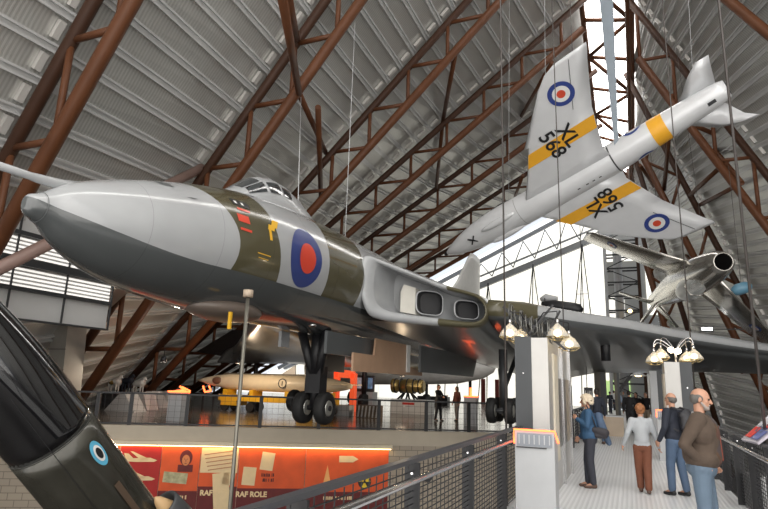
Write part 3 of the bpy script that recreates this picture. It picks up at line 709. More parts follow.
# wing: sections along the span
LED = Vector((sin(rad(40)), cos(rad(40)), 0)); LE0 = Vector((-6.4, 14.0, 0))
def le(x): s_ = (x+6.4)/LED.x; return 14.0 + LED.y*s_
ZLE = [(-3.8, 4.0), (-3.0, 4.06), (-1.97, 3.98), (0.23, 3.90), (2.0, 3.72), (5.3, 3.56), (9.2, 3.45)]
ZTE = [(-6.4, 2.7), (-4.5, 2.15), (-3.0, 2.25), (-1.4, 2.58), (1, 2.62), (3.5, 2.72), (6.6, 2.66), (9.2, 2.7)]
def lin(K, x):
    if x <= K[0][0]: return K[0][1]
    for i in range(len(K)-1):
        if x <= K[i+1][0]: t = (x-K[i][0])/(K[i+1][0]-K[i][0]); return K[i][1]*(1-t)+K[i+1][1]*t
    return K[-1][1]
def wsec(x, mirror=False):
    yl = le(x); yt = 30.3 + (x+7)*.06; zl = lin(ZLE, x); zt = lin(ZTE, x)
    hf = .33 - (x+3.8)*.011; c = yt-yl; pts = []
    # lower from TE to LE, then upper back to TE
    th = .55 - (x+3.8)*.025
    for u in (1.0, .8, .6, .4, .22, .1): 
        z = zl - hf - (zl-hf-zt)*(u**1.15) - th*.35*sin(PI*u)
        pts.append(Vector((x, yl+c*u, z)))
    for a in range(8):
        t = -PI/2 + PI*a/7; pts.append(Vector((x, yl + .42*(1-cos(t)) , zl + hf*sin(t))))
    for u in (.1, .22, .4, .6, .8, 1.0):
        z = zl + hf + (zt+.12-zl-hf)*(u**1.3) + th*.9*sin(PI*u)*(1-u*.3)
        pts.append(Vector((x, yl+c*u, z)))
    return pts
xs = [-3.85, -3.4, -3.0, -2.62, -2.58, -1.5, 0, 1.5, 3.5, 5.5, 7.5, 8.8, 9.15]
def wmf(i, j):
    if j in (10, 11, 12) or j >= 13:
        return 1 if xs[i] < -2.6 else 0
    if j in (8, 9): return 1 if xs[i] < -2.6 else (0 if j == 9 else 2)
    return 2
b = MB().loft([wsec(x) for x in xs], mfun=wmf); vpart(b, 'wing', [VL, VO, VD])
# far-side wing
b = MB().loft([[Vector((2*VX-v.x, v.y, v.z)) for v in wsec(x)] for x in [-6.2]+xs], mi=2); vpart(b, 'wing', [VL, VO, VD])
# intake section (open front)
def sz(s_, z): p = LE0 + LED*s_; return Vector((p.x, p.y, z))
OUT = [(-.30, 4.2), (-.30, 4.9), (-.12, 5.12), (.3, 5.05), (.97, 4.9), (1.7, 4.72), (2.3, 4.59), (3.3, 4.46), (3.7, 4.38), (3.95, 4.15), (4.02, 3.9), (3.92, 3.66), (3.65, 3.46), (3.2, 3.38), (2.25, 3.36), (1.0, 3.36), (.35, 3.4), (-.05, 3.55)]
INN = [(.12, 4.2), (.14, 4.7), (.24, 4.9), (.45, 4.88), (.97, 4.76), (1.7, 4.6), (2.3, 4.45), (3.3, 4.34), (3.62, 4.26), (3.82, 4.1), (3.88, 3.9), (3.8, 3.72), (3.58, 3.6), (3.2, 3.56), (2.25, 3.58), (1.0, 3.62), (.5, 3.68), (.22, 3.85)]
def cr(P, n=4):
    R = []; k = len(P)
    for i in range(k):
        p0_, p1_, p2_, p3_ = P[i-1], P[i], P[(i+1) % k], P[(i+2) % k]
        for j in range(n):
            t = j/n; R.append(tuple(.5*((2*p1_[c]) + (-p0_[c]+p2_[c])*t + (2*p0_[c]-5*p1_[c]+4*p2_[c]-p3_[c])*t*t + (-p0_[c]+3*p1_[c]-3*p2_[c]+p3_[c])*t**3) for c in (0, 1)))
    return R
OO, II = cr(OUT), cr(INN)
AFT = Vector((0, 1, 0)); NRM = Vector((LED.y, -LED.x, 0))
def ringat(P, back, sc=1.0, cz=4.1, cs=1.95): return [sz(cs+(s_-cs)*sc, cz+(z-cz)*sc) + AFT*back for s_, z in P]
MID = [((a_[0]+b_[0])/2, (a_[1]+b_[1])/2) for a_, b_ in zip(OO, II)]
Q1 = [((a_[0]*.85+b_[0]*.15), (a_[1]*.85+b_[1]*.15)) for a_, b_ in zip(OO, II)]; Q2 = [((a_[0]*.15+b_[0]*.85), (a_[1]*.15+b_[1]*.85)) for a_, b_ in zip(OO, II)]
rr = [ringat(OO, .35), ringat(OO, .12), ringat(Q1, -.0), ringat(MID, -.06), ringat(Q2, 0), ringat(II, .12)]
def lipm(i, j): return 1 if OO[j % len(OO)][0] > 2.32 else 0
b = MB().loft(rr, caps=False, mfun=lipm); vpart(b, 'intake_lip', [VL, VO], False)
DUCTW = mat('white_duct_paint', (.62, .60, .54), .4); DUCTK = mat('duct_shade', (.03, .03, .032), .5)  # near-black DUCTK stands in for the shade deep in the ducts
inner = [ringat(II, .12), ringat(II, .6, .99), ringat(II, 1.3, .93)]
b = MB().loft(inner, caps=False); vpart(b, 'intake_wall', VL, False)
# back wall of recess with two duct mouths
b = MB(); b.poly(ringat(II, 1.32, .95)); bw = vpart(b, 'recess_wall', VL, False)
def duct(s0, s1, z0, z1, back=1.05):
    def rr_(s_, z_, sc, bk): 
        cs, cz = (s0+s1)/2, (z0+z1)/2
        out = []
        for i in range(28):
            t = 2*PI*i/28; e = .55
            x_ = abs(cos(t))**e*(1 if cos(t) > 0 else -1); y_ = abs(sin(t))**e*(1 if sin(t) > 0 else -1)
            out.append(sz(cs+(s1-s0)/2*x_*sc, cz+(z1-z0)/2*y_*sc) + AFT*bk)
        return out
    b = MB().loft([rr_(0, 0, 1.02, back+.1), rr_(0, 0, 1.02, back), rr_(0, 0, 1.0, back-.03), rr_(0, 0, .93, back+.02)], caps=False); o = vpart(b, 'duct_rim', VL, False)
    b = MB().loft([rr_(0, 0, .93, back+.02), rr_(0, 0, .86, back+.24)], caps=False); b.poly(rr_(0, 0, .86, back+.24)); vpart(b, 'duct_mouth', DUCTK, False)
duct(1.22, 2.16, 3.70, 4.42, .72); duct(2.6, 3.5, 3.68, 4.24, .6)
b = MB(); b.box(0, 0.001, 0, .001, 0, .001)
sp0 = MB(); sp0.slab([sz(.70, 3.72)+AFT*.75, sz(1.2, 3.68)+AFT*.72, sz(1.2, 4.46)+AFT*.72, sz(.8, 4.52)+AFT*.75, sz(.70, 4.3)+AFT*.75], (0, .5, 0)); vpart(sp0, 'splitter_panel', DUCTW)
# upper and lower skins behind the intake
def skin(top):
    R = []
    for s_ in (-.3, 0, .6, 1.3, 2.0, 2.7, 3.3, 3.8, 4.02):
        x = LE0.x + LED.x*s_; yl = 14 + LED.y*s_ + .3; yt = 30.3 + (x+7)*.06; zt = lin(ZTE, x)
        if top: zf = lin([(-.3, 5.05), (.3, 5.05), (1, 4.9), (2.3, 4.58), (3.3, 4.45), (3.8, 4.3), (4.02, 4.0)], s_)
        else: zf = lin([(-.3, 3.36), (.3, 3.38), (1, 3.36), (2.3, 3.36), (3.3, 3.38), (3.8, 3.55), (4.02, 3.9)], s_)
        row = []
        for i in range(13):
            u = i/12; z = zf + (zt+(.15 if top else 0)-zf)*(u**(1.6 if top else 1.5)) + ((.55 if top else -.15)*sin(PI*u)**1.0)
            row.append(Vector((x, yl+(yt-yl)*u, z)))
        R.append(row)
    return R
b = MB().loft(skin(True), closed=False, caps=False); vpart(b, 'upper_wing_skin', VL, False)
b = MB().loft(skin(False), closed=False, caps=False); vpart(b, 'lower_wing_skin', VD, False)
# fin
b = MB(); fz = [(5.4, 25.5, 33.0), (7.0, 28.2, 33.0), (8.6, 30.3, 33.1), (9.05, 31.0, 33.0)]
rings = []
for z, ya, yb in fz:
    n = 16; rings.append([Vector((VX + (.24-(z-5.4)*.03)*sin(2*PI*i/n)*(1), (ya+yb)/2 + (yb-ya)/2*cos(2*PI*i/n), z)) for i in range(n)])
b.loft(rings); vpart(b, 'tail_fin', mat('pale_fin_paint', (.62, .62, .60), .3))
# underside gear bays, doors
b = MB(); b.box(-7.1, -7.02, 13.0, 16.0, 2.4, 2.97); vpart(b, 'gear_door', VD)
b = MB(); b.box(-8.4, -8.32, 12.9, 13.3, 2.55, 2.97); vpart(b, 'gear_door', VL)
b = MB(); b.slab([(-6.9, 14.2, 2.0), (-6.9, 19.9, 2.02), (-6.9, 19.9, 2.2), (-6.9, 18.4, 2.3), (-6.9, 18.4, 3.0), (-6.9, 15.7, 3.0), (-6.9, 15.6, 2.5), (-6.9, 14.2, 2.5)], (.06, 0, 0)); vpart(b, 'bomb_door', mat('warm_peach_paint', (.50, .32, .21), .4))
b = MB(); b.box(-6.83, -6.79, 18.2, 18.5, 2.1, 3.0); vpart(b, 'door_edge', WHITE)
b = MB(); b.slab([(-6.5, 18.5, 2.12), (-6.5, 25.6, 2.12), (-6.5, 26.4, 3.0), (-6.5, 18.5, 3.0)], (.08, 0, 0)); vpart(b, 'bomb_door', VD)
b = MB(); b.ell((-6.9, 12.0, 3.0), (.1, .1, .05)); vpart(b, 'belly_light', STEEL)
# nose gear
def wheel(c, r_, w_, parent, inv_, ax=Vector((1, 0, 0))):
    c = Vector(c); pr = [(.0, .2), (.45, .2), (.5, .0), (.75, -.1), (.93, .0), (1.0, .25), (1.0, .75), (.93, 1.0), (.75, 1.1), (.5, 1.0), (.45, .8), (0, .8)]
    b = MB(); b.lathe(c, ax, [(w_*(q-.5), r_*p) for p, q in pr], 32)
    t = b.build('tyre', RUBBER, parent, inv_)
    b = MB(); b.tube([c - ax*(w_*.56), c - ax*(w_*.52), c + ax*(w_*.52), c+ax*(w_*.56)], [r_*.4, r_*.48, r_*.48, r_*.4], 20)
    h = b.build('hub', mat('pale_hub_metal', (.45, .45, .42), .35, .6), t, inv_); return t
gx, gy, gz_ = atX(312, 424, -7.7).x, 13.9, .6
wheel((-8.12, gy, gz_+.42), .42, .26, vul, vinv); wheel((-7.48, gy, gz_+.42), .42, .26, vul, vinv)
b = MB(); b.tube([(-8.3, gy, .98+.04), (-7.3, gy, 1.02)], .07, 12); b.tube([(-7.8, gy, 1.0), (-7.8, gy, 2.0)], .12, 14); b.tube([(-7.8, gy, 1.9), (-7.8, gy, 3.1)], .17, 14)
b.tube([(-7.85, gy, 1.75), (-8.2, gy-.2, 3.05)], .13, 10); b.tube([(-7.75, gy, 1.75), (-7.4, gy-.2, 3.05)], .13, 10); b.box(-8.02, -7.58, gy-.15, gy+.25, 1.4, 2.1)
vpart(b, 'nose_gear_leg', BLACK)
# main gear
for sx in (-4.05, 2*VX+4.05):
    for k in range(2):
        for q in (-.3, .3): wheel((sx+q, 19.9+k*1.1, .95), .42, .26, vul, vinv)
    b = MB(); b.tube([(sx, 19.9, .95), (sx, 21.0, .95)], .1, 10); b.tube([(sx, 20.4, .95), (sx, 20.4, 3.0)], .15, 12); b.tube([(sx, 20.4, 1.6), (sx+.2, 22.0, 2.9)], .08, 10); b.tube([(sx-.3, 19.9, .95), (sx+.3, 19.9, .95)], .07, 8); b.tube([(sx-.3, 21, .95), (sx+.3, 21, .95)], .07, 8)
    vpart(b, 'main_gear_leg', DARK)
    b = MB(); b.box(sx+.7, sx+.76, 19.4, 22.0, 2.1, 3.1); vpart(b, 'gear_door', VD)
# dark spot lamp under wing
a = atY(605, 341, 23.0); c_ = atY(605.5, 361, 23.0)
r = empty('spotlight', (a.x, 23.0, a.z), label='black cylindrical spotlight hanging under the wing above the walkway', cat='light'); MB().tube([(0, 0, -(a.z-c_.z)), (0, 0, -.05), (0, 0, .05)], [.17, .17, .1], 20).build('housing', BLACK, r); MB().tube([(0, 0, 0), (0, 0, .45)], .03, 8).build('stem', BLACK, r)
# suspension cables of the big jet
for (p, y_, q, yq, lb) in (((301, 97), 18, (298, 205), 12.4, 'thin white cable from the truss node down to the big jet spine'), ((355, 22), 18, (345, 240), 15.0, 'thin white cable slanting to the big jet behind the roundel')):
    A = atY(*p, y_); B = atX(q[0], q[1], VX); rod(A, B, .012, lb, 'suspension_cable', PALE, 'aircraft suspension cables')

# ================================================================== YELLOW-BANDED TRAINER
def eul(e): 
    cx_, sx_, cy_, sy_, cz_, sz_ = cos(e[0]), sin(e[0]), cos(e[1]), sin(e[1]), cos(e[2]), sin(e[2])
    return Matrix(((cz_, -sz_, 0), (sz_, cz_, 0), (0, 0, 1))) @ Matrix(((cy_, 0, sy_), (0, 1, 0), (-sy_, 0, cy_))) @ Matrix(((1, 0, 0), (0, cx_, -sx_), (0, sx_, cx_)))
HM = eul((-0.55, -0.337, -0.34)); HP = Vector((-8.131, 27.506, 8.32))
SILV = mat('pale_silver_paint', (.72, .73, .745), .32, .15, noise=.08, nscale=1.5); 
hun = empty('training_jet', HP, mat3=HM, label='pale grey training jet with yellow bands hung from the roof, nose down left', cat='aircraft')
HK = [(-.18, .05, .05, 0), (0, .14, .14, 0), (.4, .30, .32, 0), (1.0, .48, .48, .02), (2.0, .66, .62, .05), (3.2, .74, .68, .05), (5.0, .72, .68, 0), (7.0, .66, .66, 0), (9.0, .64, .64, 0), (11.0, .56, .57, 0), (12.8, .48, .48, 0), (13.5, .40, .42, 0), (13.7, .34, .36, 0)]
def hr(x, n=32): w_, h_, zc = interp(HK, x, 1), interp(HK, x, 2), interp(HK, x, 3); return [Vector((x, w_*cos(2*PI*j/n) - .2*max(0, min(1, (x-9)/4.5)), zc + h_*sin(2*PI*j/n))) for j in range(n)]
MB().loft([hr(-.18+13.88*i/60) for i in range(61)]).build('fuselage', SILV, hun)
MB().tube([(13.66, -.2, 0), (13.74, -.2, 0)], [.3, .26], 24).build('jet_pipe', DARK, hun)
MB().ell((0-.12, 0, 0), (.18, .1, .1)).build('nose_tip', BLACK, hun)
ZW = -.42
def hwing(s_):
    secs = []
    spec = [(.3, 4.75, 9.1, .34), (.9, 5.25, 9.0, .3), (2.0, 6.1, 9.35, .26), (2.75, 6.62, 9.6, .22), (2.78, 6.45, 9.6, .22), (4.6, 8.35, 10.5, .14), (5.0, 8.9, 10.72, .11), (5.16, 9.4, 10.78, .05)]
    for y, xa, xb, th in spec:
        c_ = xb-xa; pts = []
        for u in (0, .02, .08, .2, .4, .7, 1.0): pts.append(Vector((xa+c_*u, s_*y, ZW + (0.05*th if 0 < u else .3*th))))
        for u in (.85, .6, .35, .15, .05, .01): pts.append(Vector((xa+c_*u, s_*y, ZW + .03*th + th*2.2*math.sqrt(u)*(1-u) )))
        secs.append(pts)
    return MB().loft(secs)
for s_ in (-1, 1): 
    hwing(s_).build('wing', SILV, hun)
    b = MB(); b.bar((9.3+.2, s_*1.2, ZW-.012), (10.1, s_*3.4, ZW-.012), .5, .012) ; 
    b = MB(); b.bar((9.0, s_*3.15, ZW-.004), (9.95, s_*5.0, ZW-.004), .02, .012); b.build('aileron_line', DARK, hun)
# tailplanes and fin
for s_, zz, spec in ((-1, .25, ((.23, 11.8, 13.4, 1.4), (1.35, 12.8, 13.65, .7), (1.7, 13.25, 13.75, .3))), (1, -.12, ((-.1, 11.5, 13.25, 1.4), (1.05, 12.72, 13.75, .9), (1.32, 13.3, 14.0, .6), (1.46, 13.95, 14.15, .3)))):
    MB().loft([[Vector((x, s_*y, zz + dz_)) for x, dz_ in ((xa, 0), (xa+(xb-xa)*.3, .05*t), (xb, 0), (xa+(xb-xa)*.3, -.05*t))] for y, xa, xb, t in spec]).build('tailplane', SILV, hun)
MB().loft([[Vector((x, dy, z)) for x, dy in ((xa, 0), (xa+(xb-xa)*.3, .08*t), (xb, 0), (xa+(xb-xa)*.3, -.08*t))] for z, xa, xb, t in ((.2, 11.6, 13.4, 1.3), (.65, 12.4, 13.4, .7))]).build('fin', SILV, hun)
# canopy on top, bulges below
MB().ell((3.4, 0, .55), (1.5, .55, .45), 24, 12).build('canopy', DGL, hun)
for s_ in (-1, 1): MB().ell((3.35, s_*.42, -.5), (.95, .17, .16), 20, 10).build('belly_fairing', SILV, hun)
# bands, roundels, serials (under surfaces)
YEL = mat('training_yellow', (.85, .42, .03), .4, noise=.08)
for s_, yc in ((-1, 2.2), (1, 1.42)):
    P = []
    for i in range(9):
        y = yc-.29+.58*i/8
        spec = [(.3, 4.75, 9.1), (.9, 5.25, 9.0), (2.0, 6.1, 9.35), (2.75, 6.62, 9.6), (4.6, 8.35, 10.5)]
        xa = lin([(q[0], q[1]) for q in spec], y); xb = lin([(q[0], q[2]) for q in spec], y); P.append((xa, xb, y))
    b = MB(); b.slab([(xa+.02, s_*y, ZW-.006) for xa, xb, y in P] + [(xb-.02, s_*y, ZW-.006) for xa, xb, y in P[::-1]], (0, 0, -.006)); b.build('yellow_band', YEL, hun)
    cx_, cyy = (9.0, 4.0) if s_ < 0 else (8.85, 3.78)
    for rr_, mm, zz in ((.52, BLUE, .010), (.34, WHITE, .018), (.17, RRED, .026)):
        b = MB(); b.tube([(cx_, s_*cyy, ZW-zz+.006), (cx_, s_*cyy, ZW-zz)], rr_, 36, smooth=False); b.build('wing_roundel', mm, hun)
    if s_ < 0: rgt, upp, l1, l2, tx_ = (0, 1, 0), (1, 0, 0), 8.22, 7.5, 2.3
    else: rgt, upp, l1, l2, tx_ = (0, -1, 0), (-1, 0, 0), 7.25, 7.95, 1.5
    text_mesh('serial_letters', 'XL', .88, BLACK, hun, (l1, s_*tx_, ZW-.022), rgt, upp, .003, bold=.012); text_mesh('serial_letters', '568', .88, BLACK, hun, (l2, s_*tx_, ZW-.022), rgt, upp, .003, bold=.012)
def hpatch(x0, x1, a0, a1, m, name, off=.008, nu=8, nv=16, fn=None):
    b = MB(); P = []
    for i in range(nu+1):
        for j in range(nv+1):
            x, a = (fn(i/nu, j/nv) if fn else (x0+(x1-x0)*i/nu, a0+(a1-a0)*j/nv))
            w_, h_, zc = interp(HK, x, 1)+off, interp(HK, x, 2)+off, interp(HK, x, 3); P.append(Vector((x, w_*cos(a) - .2*max(0, min(1, (x-9)/4.5)), zc+h_*sin(a))))
    b.add(P, [(i*(nv+1)+j, i*(nv+1)+j+1, (i+1)*(nv+1)+j+1, (i+1)*(nv+1)+j) for i in range(nu) for j in range(nv)], 0, True); b.build(name, m, hun, recalc=False)
hpatch(10.75, 11.35, 0, 2*PI, YEL, 'fuselage_band', nv=32)
for (rr_, mm, of) in ((.42, BLUE, .006), (.29, WHITE, .012), (.15, RRED, .018)):
    for ca in (-.38, PI-.55): hpatch(0, 0, 0, 0, mm, 'fuselage_roundel', of, 6, 28, lambda u, v: (10.15+rr_*u*cos(2*PI*v), ca + rr_*u*sin(2*PI*v)/.57))
for an in (PI/4, -PI/4):
    b = MB(); d_ = Vector((cos(an), sin(an), 0))*.26; b.bar(Vector((1.75, -.25, -.535))-d_, Vector((1.75, -.25, -.535))+d_, .06, .06); b.build('black_cross', BLACK, hun)
hpatch(9.0, 9.06, -PI, 0, DARK, 'panel_line'); hpatch(4.4, 4.43, -PI, 0, mat('faint_line', (.4, .4, .4), .4), 'panel_line')
for x_ in (7.2, 7.6, 7.9, 8.2): hpatch(x_, x_+.12, -1.5, -1.42, DARK, 'access_panel', nu=2, nv=2)
hpatch(12.9, 13.2, -1.9, -1.6, DARK, 'exhaust_vent', nu=3, nv=3)
for px_, py_ in ((481, 0), (640, -20)): 
    pass
HI = lambda v: HP + HM @ Vector(v)
for v, lb in (((3.5, .2, .9), 'thin cable holding the forward fuselage of the yellow-banded jet'), ((8.0, -3.5, -.2), 'thin cable holding the upper wing of the yellow-banded jet'), ((12.5, 0, .5), 'thin cable holding the tail of the yellow-banded jet')):
    P = HI(v); rod(P, (P.x+.3, P.y-.5, min(26, zr(P.y, ZA)*(1 if abs(P.x) < 4 else .8))), .01, lb, 'suspension_cable', PALE, 'aircraft suspension cables')
# tapered blade hanging in the rooflight
A = atY(597, -25, 24); A2 = atY(612, -25, 24); B = atY(615, 152, 24); B2 = atY(619, 152, 24)
tag(MB().slab([A, A2, B2, B], (0, .08, 0)).build('hanging_blade', mat('blue_grey_blade', (.16, .19, .22), .4, .3)), 'long tapering blue-grey blade hanging in front of the rooflight', 'blade')

# ================================================================== POLISHED JET (inverted)
SM = eul((0.582, -3.148, -1.347)); SP = Vector((4.099, 28.807, 7.47))
CHR = mat('polished_aluminium', (.52, .50, .46), .2, .85, noise=.3, nscale=1.8)
sab = empty('polished_fighter', SP, mat3=SM, label='polished bare-metal swept-wing fighter hung upside down, round nose intake to the right', cat='aircraft')
SK = [(0, .42, .44, 0), (.12, .50, .52, 0), (.6, .62, .64, 0), (1.6, .76, .80, 0), (3.0, .86, .92, 0), (5.0, .86, .94, 0), (7.5, .72, .76, .03), (9.5, .50, .54, .08), (10.8, .38, .40, .1)]
def sr(x, n=32, k=1): w_, h_, zc = interp(SK, x, 1)*k, interp(SK, x, 2)*k, interp(SK, x, 3); return [Vector((x, w_*cos(2*PI*j/n), zc + h_*sin(2*PI*j/n))) for j in range(n)]
MB().loft([[Vector((v.x+.15, v.y*.84, v.z*.84)) for v in sr(0)], [Vector((v.x, v.y*.87, v.z*.87)) for v in sr(0)], [Vector((v.x-.04, v.y*.92, v.z*.92)) for v in sr(0)]] + [sr(10.8*i/50) for i in range(51)], caps=False).build('fuselage', CHR, sab, recalc=False)
MB().tube([(.06, 0, 0), (.9, 0, 0)], [.365, .3], 28).build('intake_duct', mat('intake_shade_black', (.004, .004, .004), 1, spec=0), sab)  # matte black plug: the shade inside the intake is put into its colour
MB().tube([(10.7, 0, .1), (10.85, 0, .1)], [.3, .25], 20).build('jet_pipe', DARK, sab)
for s_ in (-1, 1):
    secs = []
    for y, xa, xb, th in ((.4, 2.4, 6.0, .36), (2.5, 3.9, 6.8, .28), (5.3, 5.8, 7.9, .18), (5.6, 6.3, 7.9, .08)):
        c_ = xb-xa; secs.append([Vector((xa+c_*u, s_*y, -.25 + y*.03 + th*q)) for u, q in ((0, 0), (.06, -.3), (.3, -.5), (.7, -.3), (1, 0), (.7, .4), (.3, .6), (.06, .35))])
    MB().loft(secs).build('wing', CHR, sab)
    MB().loft([[Vector((x, s_*y, .55+(y*.12) + d_)) for x, d_ in ((xa, 0), (xa+.3*(xb-xa), .05), (xb, 0), (xa+.3*(xb-xa), -.05))] for y, xa, xb in ((.2, 9.2, 10.4), (1.95, 10.6, 11.2))]).build('tailplane', CHR, sab)
    b = MB()
    b.tube([(6.1, s_*4.1, -.26), (6.1, s_*4.1, -.275)], .3, 24, smooth=False); b.build('roundel', BLUE, sab); b = MB().tube([(6.1, s_*4.1, -.276), (6.1, s_*4.1, -.285)], .2, 24, smooth=False).build('roundel_ring', WHITE, sab); MB().tube([(6.1, s_*4.1, -.286), (6.1, s_*4.1, -.293)], .1, 20, smooth=False).build('roundel_centre', RRED, sab)
    b = MB().tube([(5.8, s_*4.1, .02), (5.8, s_*4.1, .03)], .3, 24, smooth=False).build('roundel', BLUE, sab); MB().tube([(5.8, s_*4.1, .03), (5.8, s_*4.1, .04)], .2, 20, smooth=False).build('roundel_ring', WHITE, sab); MB().tube([(5.8, s_*4.1, .04), (5.8, s_*4.1, .05)], .1, 20, smooth=False).build('roundel_centre', RRED, sab)
MB().loft([[Vector((x, d_, z)) for x, d_ in ((xa, 0), (xa+.3*(xb-xa), .07), (xb, 0), (xa+.3*(xb-xa), -.07))] for z, xa, xb in ((.3, 8.4, 10.6), (2.4, 10.5, 11.4))]).build('fin', CHR, sab)
cn = MB().ell((3.1, 0, .78), (1.45, .55, .62), 28, 14).build('canopy', GLASS, sab); MB().ell((3.3, 0, .55), (.5, .25, .3), 14, 8).build('pilot_seat', DARK, sab)
MB().tube([(2.3, -.48, .78), (2.3, -.4, 1.12), (2.3, 0, 1.32), (2.3, .4, 1.12), (2.3, .48, .78)], .04, 8).build('canopy_arch', CHR, sab)
for v, lb in (((3, 0, -.7), 'thin cable holding the polished fighter near its nose'), ((9, 0, -.4), 'thin cable holding the polished fighter near its tail')):
    P = SP + SM @ Vector(v); rod(P, (P.x-.5, P.y, 20), .01, lb, 'suspension_cable', CABLE, 'aircraft suspension cables')
# blue pod behind
A = atY(731, 292, 33); B = atY(752, 285, 33); d_ = (B-A)
tag(MB().tube([A, A+d_*.1, A+d_*.3, A+d_*.7, A+d_*.9, B], [.05, .2, .29, .29, .2, .05], 18).build('drop_tank', mat('pale_blue_paint', (.12, .27, .38), .35)), 'small pale blue drop tank behind the polished fighter wing', 'fuel tank')
P = (A+B)/2; rod(P+Vector((0,0,.25)), P+Vector((0, 0, 6.5)), .012, 'thin cable above the pale blue drop tank', 'suspension_cable', CABLE, 'aircraft suspension cables')
# dark pod seen over the wing root
A = atY(545, 304, 31); B = atY(583, 310, 31); d_ = (B-A); c0 = A+d_*.5
r = empty('dark_pod', (c0.x, c0.y, c0.z), label='dark bomb-shaped pod seen above the big wing against the white wall', cat='pod'); inv = Matrix.Translation(-c0)
MB().tube([A-d_*.1, A, A+d_*.25, A+d_*.75, A+d_*.92, B], [.08, .16, .28, .31, .27, .08], 20).build('body', BLACK, r, inv)
MB().bar(A+Vector((0,0,-.3)), A+Vector((0,0,.3)), .3, .03).build('tail_fin', BLACK, r, inv)
A2 = A + Vector((-.3, .5, .3)); tag(MB().tube([A2, A2+Vector((.3,0,.1)), A2+Vector((.9, 0, .05))], [.1, .22, .1], 14).build('pale_pod', PALE), 'small pale rounded pod left of the dark pod, above the wing', 'pod')
tag(MB().tube([c0+Vector((0, 0, -.3)), c0+Vector((0, 0, -c0.z))], .06, 10).build('support_post', DARK), 'thin dark post behind the wing carrying the dark pod', 'post')
tag(MB().tube([A2+Vector((.3, 0, -.2)), Vector((A2.x+.3, A2.y, 0))], .05, 10).build('support_post', DARK), 'thin dark post behind the wing carrying the pale pod', 'post')

# inverted-V wire frames in front of the end wall
for i, (px_, pt, wd, pb) in enumerate(((582, 244, 9, 325), (533, 264, 8, 318), (488, 283, 7, 305), (447, 292, 7, 318))):
    T = atY(px_, pt, 68); Bm = atY(px_+1, pb, 68); w2 = wd/576*70*.95
    c0 = Vector((Bm.x, 68, 0)); sc = (T.z)/(T.z-Bm.z); ww_ = w2*min(sc, 1.7)
    r = empty('wire_frame', c0, label=['tall inverted-V wire frame against the white wall, right of the others', 'middle inverted-V wire frame against the white end wall', 'short inverted-V wire frame above the intake, against the white wall', 'inverted-V wire frame hidden low behind the intake'][i], cat='wire frame', group='inverted-V wire frames at the end wall')
    t = Vector((T.x-c0.x, 0, T.z))
    for x_ in (-ww_, -ww_*.25, ww_): MB().tube([t, (x_*.5, 0, T.z*.55), (x_, 0, 0)], .06, 6).build('leg', BLACK, r)
    b = MB(); b.bar((-ww_*.55, 0, T.z*.5), (ww_*.55, 0, T.z*.5), .06, .06); b.bar((-ww_*.35, 0, T.z*.68), (ww_*.35, 0, T.z*.68), .06, .06); b.build('rung', BLACK, r)

# lattice tower
TL = atY(604, 246, 65); TR = atY(637, 246, 65); c0 = Vector(((TL.x+TR.x)/2, 65, 0)); hw = (TR.x-TL.x)/2; TH = 19
r = empty('lattice_tower', c0, label='dark steel lattice tower beside the white end wall, between the hanging jets', cat='tower')
for x_ in (-hw, hw):
    for y_ in (0, 1.6): MB().bar((x_, y_, 0), (x_, y_, TH), .3, .3, upv=(0,1,0)).build('leg', BEAMG if x_ < 0 else RUSTD, r)
for i in range(12):
    z_ = 1.0+i*1.5
    b = MB(); b.bar((-hw, 0, z_), (hw, 0, z_), .16, .16); b.bar((-hw, 0, z_), (hw, 0, z_+1.5), .09, .09) if i % 2 else b.bar((hw, 0, z_), (-hw, 0, z_+1.5), .09, .09); b.bar((-hw, 1.6, z_), (hw, 1.6, z_), .16, .16)
    b.build('cross_brace', BLACK, r)
MB().tube([(-hw*.25, .8, 0), (-hw*.25, .8, 17.5), (-hw*.25, .8, 17.9)], [.45, .45, .2], 18).build('missile_tube', PALE, r)
A = atY(630, 311, 64.5); inv = Matrix.Translation(-c0); lm = MB().ell(A, (.22, .2, .2)).build('lamp', LAMPW, r, inv); MB().bar(A, Vector((A.x, 65.0, A.z)), .1, .1).build('lamp_bracket', BLACK, r, inv)
# lamp on the right slope
A = atY(707, 329, 40); r = empty('wall_lamp', A, label='small white lamp glowing on the right metal slope above the wing', cat='lamp'); MB().box(-.28, .28, -.1, .1, -.08, .08).build('lens', mat('cool_lamp', (1, 1, .95), .4, emit=6), r); MB().box(-.36, .36, .0, .3, -.14, .14).build('housing', BLACK, r)
MB().bar((0, .2, 0), (3.0, .2, 0), .06, .06).build('arm', BLACK, r)

# ================================================================== DARK JET LOWER LEFT
N1 = atY(39, 421, 4.5); N2 = atY(105, 507, 5.35); ax = (N2-N1).normalized(); N0 = N1 - ax*2.5; LD = 8.4
DKE = empty('dark_fighter', N0 + ax*LD, label='dark olive jet with glossy black nose, slanting up at the lower left corner', cat='aircraft'); inv = Matrix.Translation(-(N0+ax*LD))
u1 = ax.cross(Vector((0,1,0))).normalized(); w1 = u1.cross(ax).normalized()
DK = [(0, .03), (.25, .16), (.7, .28), (1.3, .38), (1.9, .44), (2.5, .455), (3.4, .455), (5, .45), (7.5, .44), (8.4, .38)]
def dr(s_, n=40): R_ = interp([(a_, b_) for a_, b_ in DK], s_, 1); return [N0 + ax*s_ + (u1*cos(2*PI*j/n)+w1*sin(2*PI*j/n))*R_ for j in range(n)]
SB = 2.72
DBK = mat('glossy_black_radome', (.006, .006, .007), .08, coat=1.0); DOL = mat('worn_dark_olive', (.045, .043, .034), .25, .3, noise=.5, nscale=2.5, coat=.3)
MB().loft([dr(SB*i/24) for i in range(25)]).build('radome', DBK, DKE, inv)
